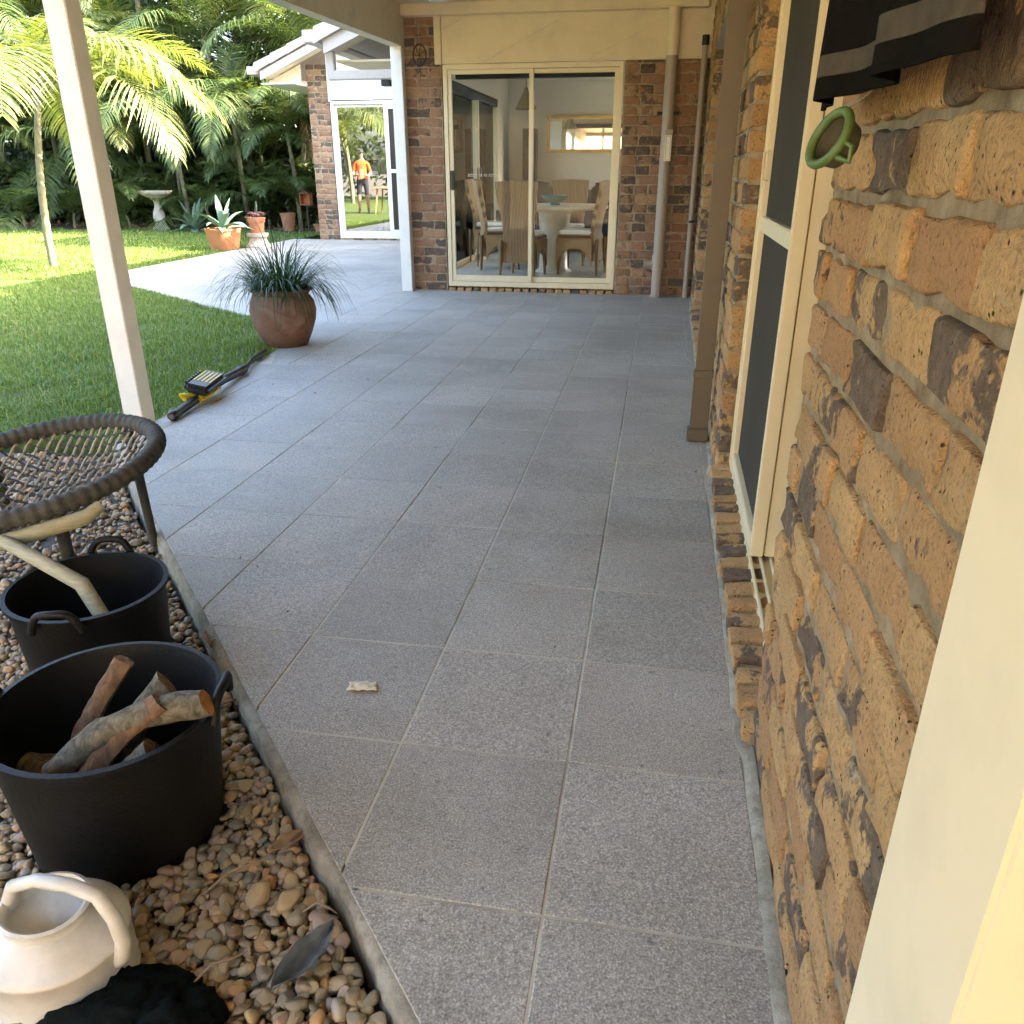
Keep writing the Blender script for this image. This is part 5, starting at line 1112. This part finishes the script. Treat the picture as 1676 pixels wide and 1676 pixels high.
t = thing('thermometer', 'small pale wall thermometer tied to the round downpipe', 'thermometer', (0.03, 8.222, 1.24)); rect_frame(MB(), -.03, .03, 0, .22, -.006, .006, .012).build('frame', M['cream'], t); MB().box(-.016, .016, -.003, .003, .014, .206).build('scale', M['white'], t); MB().box(-.036, .036, -.012, .008, .221, .265).build('cap', M['taupe'], t, bevel=.004); MB().tube([(-.0, 0, .265), (-.05, .03, .36), (-.055, .06, .40)], .002, 5).build('string', M['iron'], t)
t = thing('wind_spinner', 'dark round wire wind spinner hanging in front of the brick pier', 'wind spinner', (-2.32, 8.28, 2.155))
MB().tube([(.062 * math.cos(a), .0, .088 * math.sin(a)) for a in [k * math.pi / 20 for k in range(40)]], .006, 6, closed=True).build('hoop', M['iron'], t, 60)
for k in range(7): a = .3 + k * .9; MB().tube([(0, 0, 0), (.03 * math.cos(a + .3), 0, .042 * math.sin(a + .3)), (.06 * math.cos(a), 0, .085 * math.sin(a))], .003, 5).build('spoke', M['iron'], t)
MB().tube([(0, 0, .088), (0, 0, .20), (.006, 0, .22), (0, 0, .325)], .0022, 5).build('chain', M['rope_pale'], t); MB().tube([(0, 0, -.09), (0, 0, -.22)], .002, 5).build('tail', M['iron'], t)
t = thing('ceiling_light', 'white dome ceiling light under the patio cover', 'ceiling light', (-1.93, 7.5, zc(7.5)))
lathe_obj('base', [(0.0, -.03), (.17, -.03), (.17, -.001), (0.0, 0.0)], M['white'], t); lathe_obj('dome', [(0.0, -.105), (.07, -.10), (.12, -.08), (.155, -.05), (.16, -.031), (0, -.031)], M['cushion'], t)
# striped dark towel hanging from a hook, with a green strainer hung under it
t = thing('hanging_towel', 'black towel with a pale hem stripe hanging on the near brick wall', 'towel', (0, 0, 0))
def towel_pt(u, v):                            # u along the wall 0..1, v down 0..1
    y = 1.30 - 0.62 * u + .02 * math.sin(v * 3); z = 1.90 - 0.672 * v; g_ = (0.45 + .55 * v); x = .205 + .018 * g_ * math.sin(u * 13 + .6) + .007 * g_ * math.sin(u * 29 + v * 2) - .01 * v
    yy = 1.02 + (y - 1.02) * (0.72 + .28 * v); return (x, yy, z)
def towel_strip(v0, v1, nv, th=.004):
    nu = 60; vs = [towel_pt(i / nu, v0 + (v1 - v0) * j / nv) for j in range(nv + 1) for i in range(nu + 1)]; vs += [(x + th, y, z) for x, y, z in vs]; o = (nu + 1) * (nv + 1); W = nu + 1; fs = []
    for j in range(nv):
        for i in range(nu): a = j * W + i; fs += [(a, a + 1, a + W + 1, a + W), (o + a, o + a + W, o + a + W + 1, o + a + 1)]
    for i in range(nu): fs += [(i, o + i, o + i + 1, i + 1), (nv * W + i, nv * W + i + 1, o + nv * W + i + 1, o + nv * W + i)]
    for j in range(nv): fs += [(j * W, j * W + W, o + j * W + W, o + j * W), (j * W + nu, o + j * W + nu, o + j * W + W + nu, j * W + W + nu)]
    return MB().add(vs, fs)
towel_strip(0, .932, 24).build('cloth', M['cloth'], t, 70); towel_strip(.9325, .966, 4).build('hem_stripe', M['stripe'], t, 70); towel_strip(.9665, 1.0, 3).build('hem_edge', M['cloth'], t, 70)
mb = MB(); q = []
for k in range(9):
    a = k / 9 * 6.28; rr2 = .5 + .35 * mnoise.noise(Vector((math.cos(a) * 2, math.sin(a) * 2, 4))); u, v = .62 + .10 * math.cos(a) * rr2, .70 + .10 * math.sin(a) * rr2; p = towel_pt(u, v); q.append((p[0] - .003, p[1], p[2]))
MB().add(q, [tuple(range(9))]).build('brown_motif', M['maroon'], t)
MB().tube([(.238, 1.02, 1.90), (.222, 1.02, 1.905), (.20, 1.02, 1.93)], .006, 8).build('hook', M['iron'], t, 60)
t = thing('green_strainer', 'round green strainer hanging under the black towel', 'strainer', (.178, 1.015, 1.184)); t.rotation_euler = (0.0, 0.42, rad(22))
R_ = .029
def ycirc(r, x, n=40, el=1.0): return [(x, r * math.cos(2 * math.pi * k / n), r * el * math.sin(2 * math.pi * k / n)) for k in range(n)]
# ring faces -Y/-X (towards the patio); build around local axis x
MB().tube(ycirc(R_, 0), .0052, 10, closed=True).build('rim', M['green'], t, 60)
mb = MB(); n_ = 32; prof = [(.027, .0), (.0265, .010), (.024, .022), (.015, .029), (.0, .031)]
vs = [(x, r * math.cos(2 * math.pi * k / n_), r * math.sin(2 * math.pi * k / n_)) for r, x in prof for k in range(n_)]; mb.add(vs, [(i * n_ + k, i * n_ + (k + 1) % n_, (i + 1) * n_ + (k + 1) % n_, (i + 1) * n_ + k) for i in range(len(prof) - 1) for k in range(n_)]); mb.build('net_bowl', M['netting'], t, 60)
MB().tube([(0.002, -R_, -.004), (0.006, -R_ - .013, -.008), (0.010, -R_ - .014, -.022), (0.004, -R_ + .002, -.020)], .0032, 8).build('side_loop', M['green'], t, 60)
MB().tube([(0, .0, R_), (.024, .012, R_ + .03), (.045, .014, R_ + .09)], .0016, 6).build('cord', M['rope_pale'], t, 60); MB().tube([(0, .010, R_ - .002), (.024, .022, R_ + .03), (.045, .020, R_ + .09)], .0014, 6).build('cord', M['rope_pale'], t, 60)

# ================================================================== dining room furniture
TC = Vector((-1.22, 9.92, FZ))
t = thing('dining_table', 'round pale stone dining table on a drum pedestal behind the glass door', 'table', TC)
lathe_obj('tabletop', [(0.0, .70), (.58, .70), (.62, .71), (.625, .735), (.61, .745), (0.0, .745)], M['marble'], t, 56); lathe_obj('pedestal', [(.22, .0), (.17, .04), (.16, .36), (.19, .66), (.25, .699), (0, .699)], M['marble'], t, 32)
t = thing('teal_bowl', 'teal flared bowl on the round dining table', 'bowl', (TC.x + .02, TC.y - .12, FZ + .746)); lathe_obj('bowl', [(0, 0), (.055, 0), (.06, .012), (.05, .02), (.12, .06), (.165, .105), (.16, .108), (.11, .065), (.03, .03), (0, .028)], M['teal'], t, 40)
def wicker_chair(label, x, y, rz, group='wicker chairs around the table'):
    t = thing('wicker_chair', label, 'chair', (x, y, FZ), rz, group)   # local: sits facing +y, back at -y
    mb = MB(); N = 14; hw = lambda z: .20 + .035 * smooth01((z - .5) / .5) - .02 * math.exp(-((z - .5) / .2) ** 2); yb = lambda z: -.21 - .10 * smooth01((z - .45) / .6) - .03 * smooth01((.45 - z) / .45)
    zs = [.16 + (1.0 - .16) * i / N for i in range(N + 1)]; vs = []
    for z in zs:
        for s in (-1, -.6, -.2, .2, .6, 1): vs.append((s * hw(z), yb(z) + .025 * (abs(s) ** 2) * (1 if z > .45 else .3), z + (.012 * (1 - s * s) if z > .95 else 0)))
    for z in zs:
        for s in (-1, -.6, -.2, .2, .6, 1): vs.append((s * hw(z) * .985, yb(z) + .04 + .025 * (abs(s) ** 2), z + (.012 * (1 - s * s) if z > .95 else 0)))
    o = 6 * (N + 1); fs = []
    for i in range(N):
        for k in range(5): a = i * 6 + k; fs += [(a, a + 1, a + 7, a + 6), (o + a, o + a + 6, o + a + 7, o + a + 1)]
        fs += [(i * 6, i * 6 + 6, o + i * 6 + 6, o + i * 6), (i * 6 + 5, o + i * 6 + 5, o + i * 6 + 11, i * 6 + 11)]
    for k in range(5): fs += [(k, o + k, o + k + 1, k + 1), (N * 6 + k, N * 6 + k + 1, o + N * 6 + k + 1, o + N * 6 + k)]
    mb.add(vs, fs).build('backrest', M['wicker'], t, 60)
    mb = MB(); mb.box(-.21, .21, -.17, .24, .40, .445).build('seat', M['wicker'], t, bevel=.01)
    # skirts with an arched lower edge
    for (ax, c) in (('x', -.208), ('x', .208), ('y', .235)):
        P = []; n = 12
        for i in range(n + 1):
            s = -1 + 2 * i / n; P.append((s * .205, .14 + .16 * (1 - s * s) ** .8 if abs(s) < .99 else .10))
        poly = [(a, b) for a, b in P] + [(.205, .40), (-.205, .40)]
        if ax == 'x': mx = Matrix(((0, 0, 1, c - .012), (1, 0, 0, .03), (0, 1, 0, 0), (0, 0, 0, 1)))
        else: mx = Matrix(((1, 0, 0, 0), (0, 0, 1, c - .012), (0, 1, 0, 0), (0, 0, 0, 1)))
        q = MB()
        for i in range(n): (a0, b0), (a1, b1) = P[i], P[i + 1]; q.prism([(a0, b0), (a1, b1), (a1, .40), (a0, .40)], 0, .024, mtx=mx)
        q.build('skirt', M['wicker'], t)
    for (lx, ly) in ((-.19, -.23), (.19, -.23), (-.19, .215), (.19, .215)): MB().tube([(lx, ly, .40), (lx * 1.0, ly, .18), (lx * 1.03, ly * 1.04, 0)], [.026, .022, .014], 8).build('leg', M['wicker'], t, 60)
    cu = MB().box(-.195, .195, -.155, .225, .446, .49).build('seat_cushion', M['cushion'], t, bevel=.016)
    return t
wicker_chair('wicker dining chair with its back to the sliding glass door', -1.50, 9.36, rad(-8))
wicker_chair('wicker dining chair side-on at the table end by the brick pier', -0.87, 9.72, rad(80))
wicker_chair('wicker dining chair nearest the courtyard doors', -1.93, 10.12, rad(-72))
wicker_chair('wicker dining chair on the sofa side of the table', -1.13, 10.72, rad(184))
wicker_chair('wicker chair standing alone beside the courtyard doors', -2.18, 11.0, rad(-100))
t = thing('sofa', 'dark charcoal sofa with cushions against the white room wall', 'sofa', (-0.9, 12.75, FZ))
MB().box(-1.25, 1.25, -.45, .40, .06, .44).build('base', M['sofa'], t, bevel=.05); MB().box(-1.25, 1.25, .12, .42, .44, .85).build('backrest', M['sofa'], t, bevel=.07)
for s in (-1, 1): MB().box(s * 1.36 - .13, s * 1.36 + .13, -.47, .42, .06, .64).build('armrest', M['sofa'], t, bevel=.07)
for x in (-.62, .62): MB().box(x - .60, x + .60, -.46, .10, .442, .56).build('seat_cushion', M['sofa'], t, bevel=.05)
for (x, a, lb) in ((-.95, .3, 'grey scatter cushion at the end of the sofa by the speaker'), (.10, -.35, 'patterned dark scatter cushion in the middle of the sofa')):
    o = tag(MB().box(-.23, .23, -.07, .07, 0, .42).build('scatter_cushion', M['sofa'] if x < 0 else M['cloth'], None, bevel=.06), lb, 'cushion'); o.location = (-0.9 + x, 12.72, FZ + .565); o.rotation_euler = (-.25, a * .4, a)
t = thing('tower_speaker', 'tall slim black tower speaker in the corner of the dining room', 'speaker', (-2.02, 13.25, FZ)); MB().box(-.10, .10, -.13, .13, .03, 1.70).build('cabinet', M['black'], t, bevel=.008); MB().box(-.14, .14, -.16, .16, 0, .029).build('base', M['black'], t)
for z in (1.5, 1.25, .95): MB().tube([(0, -.131, z), (0, -.138, z)], [.075, .06], 24).build('driver', M['rubber'], t, 50)
t = thing('wall_mirror', 'wide gold-framed mirror on the white dining room wall', 'mirror', (-1.12, 13.495, 1.68)); rect_frame(MB(), -.68, .68, -.26, .26, -.05, -.002, .05).build('frame', M['gold'], t, bevel=.008); MB().box(-.629, .629, -.018, -.012, -.209, .209).build('glass', M['mirror'], t)
t = thing('pendant_lamp', 'conical metal pendant lamp over the dining table', 'lamp', (-1.72, 10.9, 1.86)); lathe_obj('shade', [(.13, 0), (.135, .005), (.03, .20), (.02, .24), (.012, .24), (.02, .20), (.12, .005)], simple('brass_shade', (0.28, 0.23, 0.16), 0.45, 0.3), t); MB().tube([(0, 0, .24), (0, 0, 2.42 - 1.86)], .005, 6).build('cord', M['black'], t)

# ================================================================== gardener across the lawn (seen in the glass)
def person(loc, rz):
    V = []; E = []; R = []
    def v(p, r, parent=None): V.append(p); R.append(r if isinstance(r, tuple) else (r, r)); (E.append((parent, len(V) - 1)) if parent is not None else None); return len(V) - 1
    pel = v((0, 0, .95), (.165, .115)); wa = v((0, .0, 1.10), (.15, .11), pel); ch = v((0, .0, 1.30), (.175, .12), wa); sh = v((0, -.01, 1.43), (.13, .09), ch); nk = v((0, 0, 1.52), .055, sh); hd = v((0, .03, 1.62), (.075, .088), nk); hd2 = v((0, .05, 1.72), (.072, .085), hd)
    for s in (-1, 1):
        hp = v((s * .10, 0, .86), .098, pel); kn = v((s * .125, .02, .50), .062, hp); cf = v((s * .13, -.01, .32), .056, kn); an = v((s * .135, -.01, .09), .038, cf); ft = v((s * .15, .10, .035), (.042, .03), an); v((s * .155, .17, .025), (.036, .02), ft)
        so = v((s * .185, -.005, 1.40), .062, sh); el = v((s * .265, .03, 1.13), .045, so); fa = v((s * .21, .18, 1.06), .036, el); wr = v((s * .14, .27, 1.08), .028, fa); pm = v((s * .115, .31, 1.09), (.036, .02), wr)
        for k in range(4): q = v((s * (.125 - .022 * k), .36 - .004 * abs(k - 1.5), 1.10), .0095, pm); v((s * (.115 - .02 * k), .385 - .006 * abs(k - 1.5), 1.085), .008, q)
        q = v((s * .145, .325, 1.115), .011, pm); v((s * .13, .355, 1.13), .009, q)
    me = bpy.data.meshes.new('person'); me.from_pydata(V, E, []); o = bpy.data.objects.new('person', me); COL.objects.link(o)
    o.modifiers.new('skin', 'SKIN'); sv = me.skin_vertices[0].data
    for i, r_ in enumerate(R): sv[i].radius = r_; sv[i].use_root = i == 0
    sb = o.modifiers.new('sub', 'SUBSURF'); sb.levels = 2; sb.render_levels = 2
    dg = bpy.context.evaluated_depsgraph_get(); m2 = bpy.data.meshes.new_from_object(o.evaluated_get(dg)); o.modifiers.clear(); o.data = m2
    for m in (simple('skin', (0.42, 0.23, 0.15), .6), simple('orange_shirt', (0.75, 0.12, 0.02), .85), simple('dark_shorts', (0.02, 0.022, 0.028), .9), simple('boots', (0.08, 0.06, 0.045), .8)): m2.materials.append(m)
    for p in m2.polygons:
        c = p.center; arm = abs(c.x) > .17 and c.z > 1.0
        p.material_index = 3 if c.z < .13 else (0 if c.z < .52 else (2 if c.z < .98 and not (abs(c.x) > .17 and c.y > .1) else (0 if (c.z > 1.49 or (c.y > .10 and c.z < 1.25 and (abs(c.x) < .3)) or (abs(c.x) > .2 and c.z < 1.17)) else 1)))
    m2.shade_smooth(); o.location = loc; o.rotation_euler = (0, 0, rz)
    h_ = MB(); h_.lathe([(.13, .0), (.125, .008), (.085, .012), (.085, .07), (.05, .095), (0, .10)], 24); hat = h_.build('cap', simple('cap_cloth', (0.06, 0.06, 0.07), .9), o, 50); hat.location = (0, .05, 1.70)
    return tag(o, 'person in an orange shirt and dark shorts standing on the lawn', 'person')
person((-8.95, 4.5, -0.022), rad(-12))
t = thing('garden_table', 'slim timber garden table standing on the lawn near the person in orange', 'table', (-8.0, 4.6, -0.022))
MB().box(-.5, .5, -.35, .35, .70, .735).build('tabletop', M['heart'], t, bevel=.006)
for (x, y) in ((-.42, -.28), (.42, -.28), (-.42, .28), (.42, .28)): MB().tube([(x * .9, y * .9, .70), (x * 1.1, y * 1.1, 0)], [.028, .018], 8).build('leg', M['heart'], t, 50)
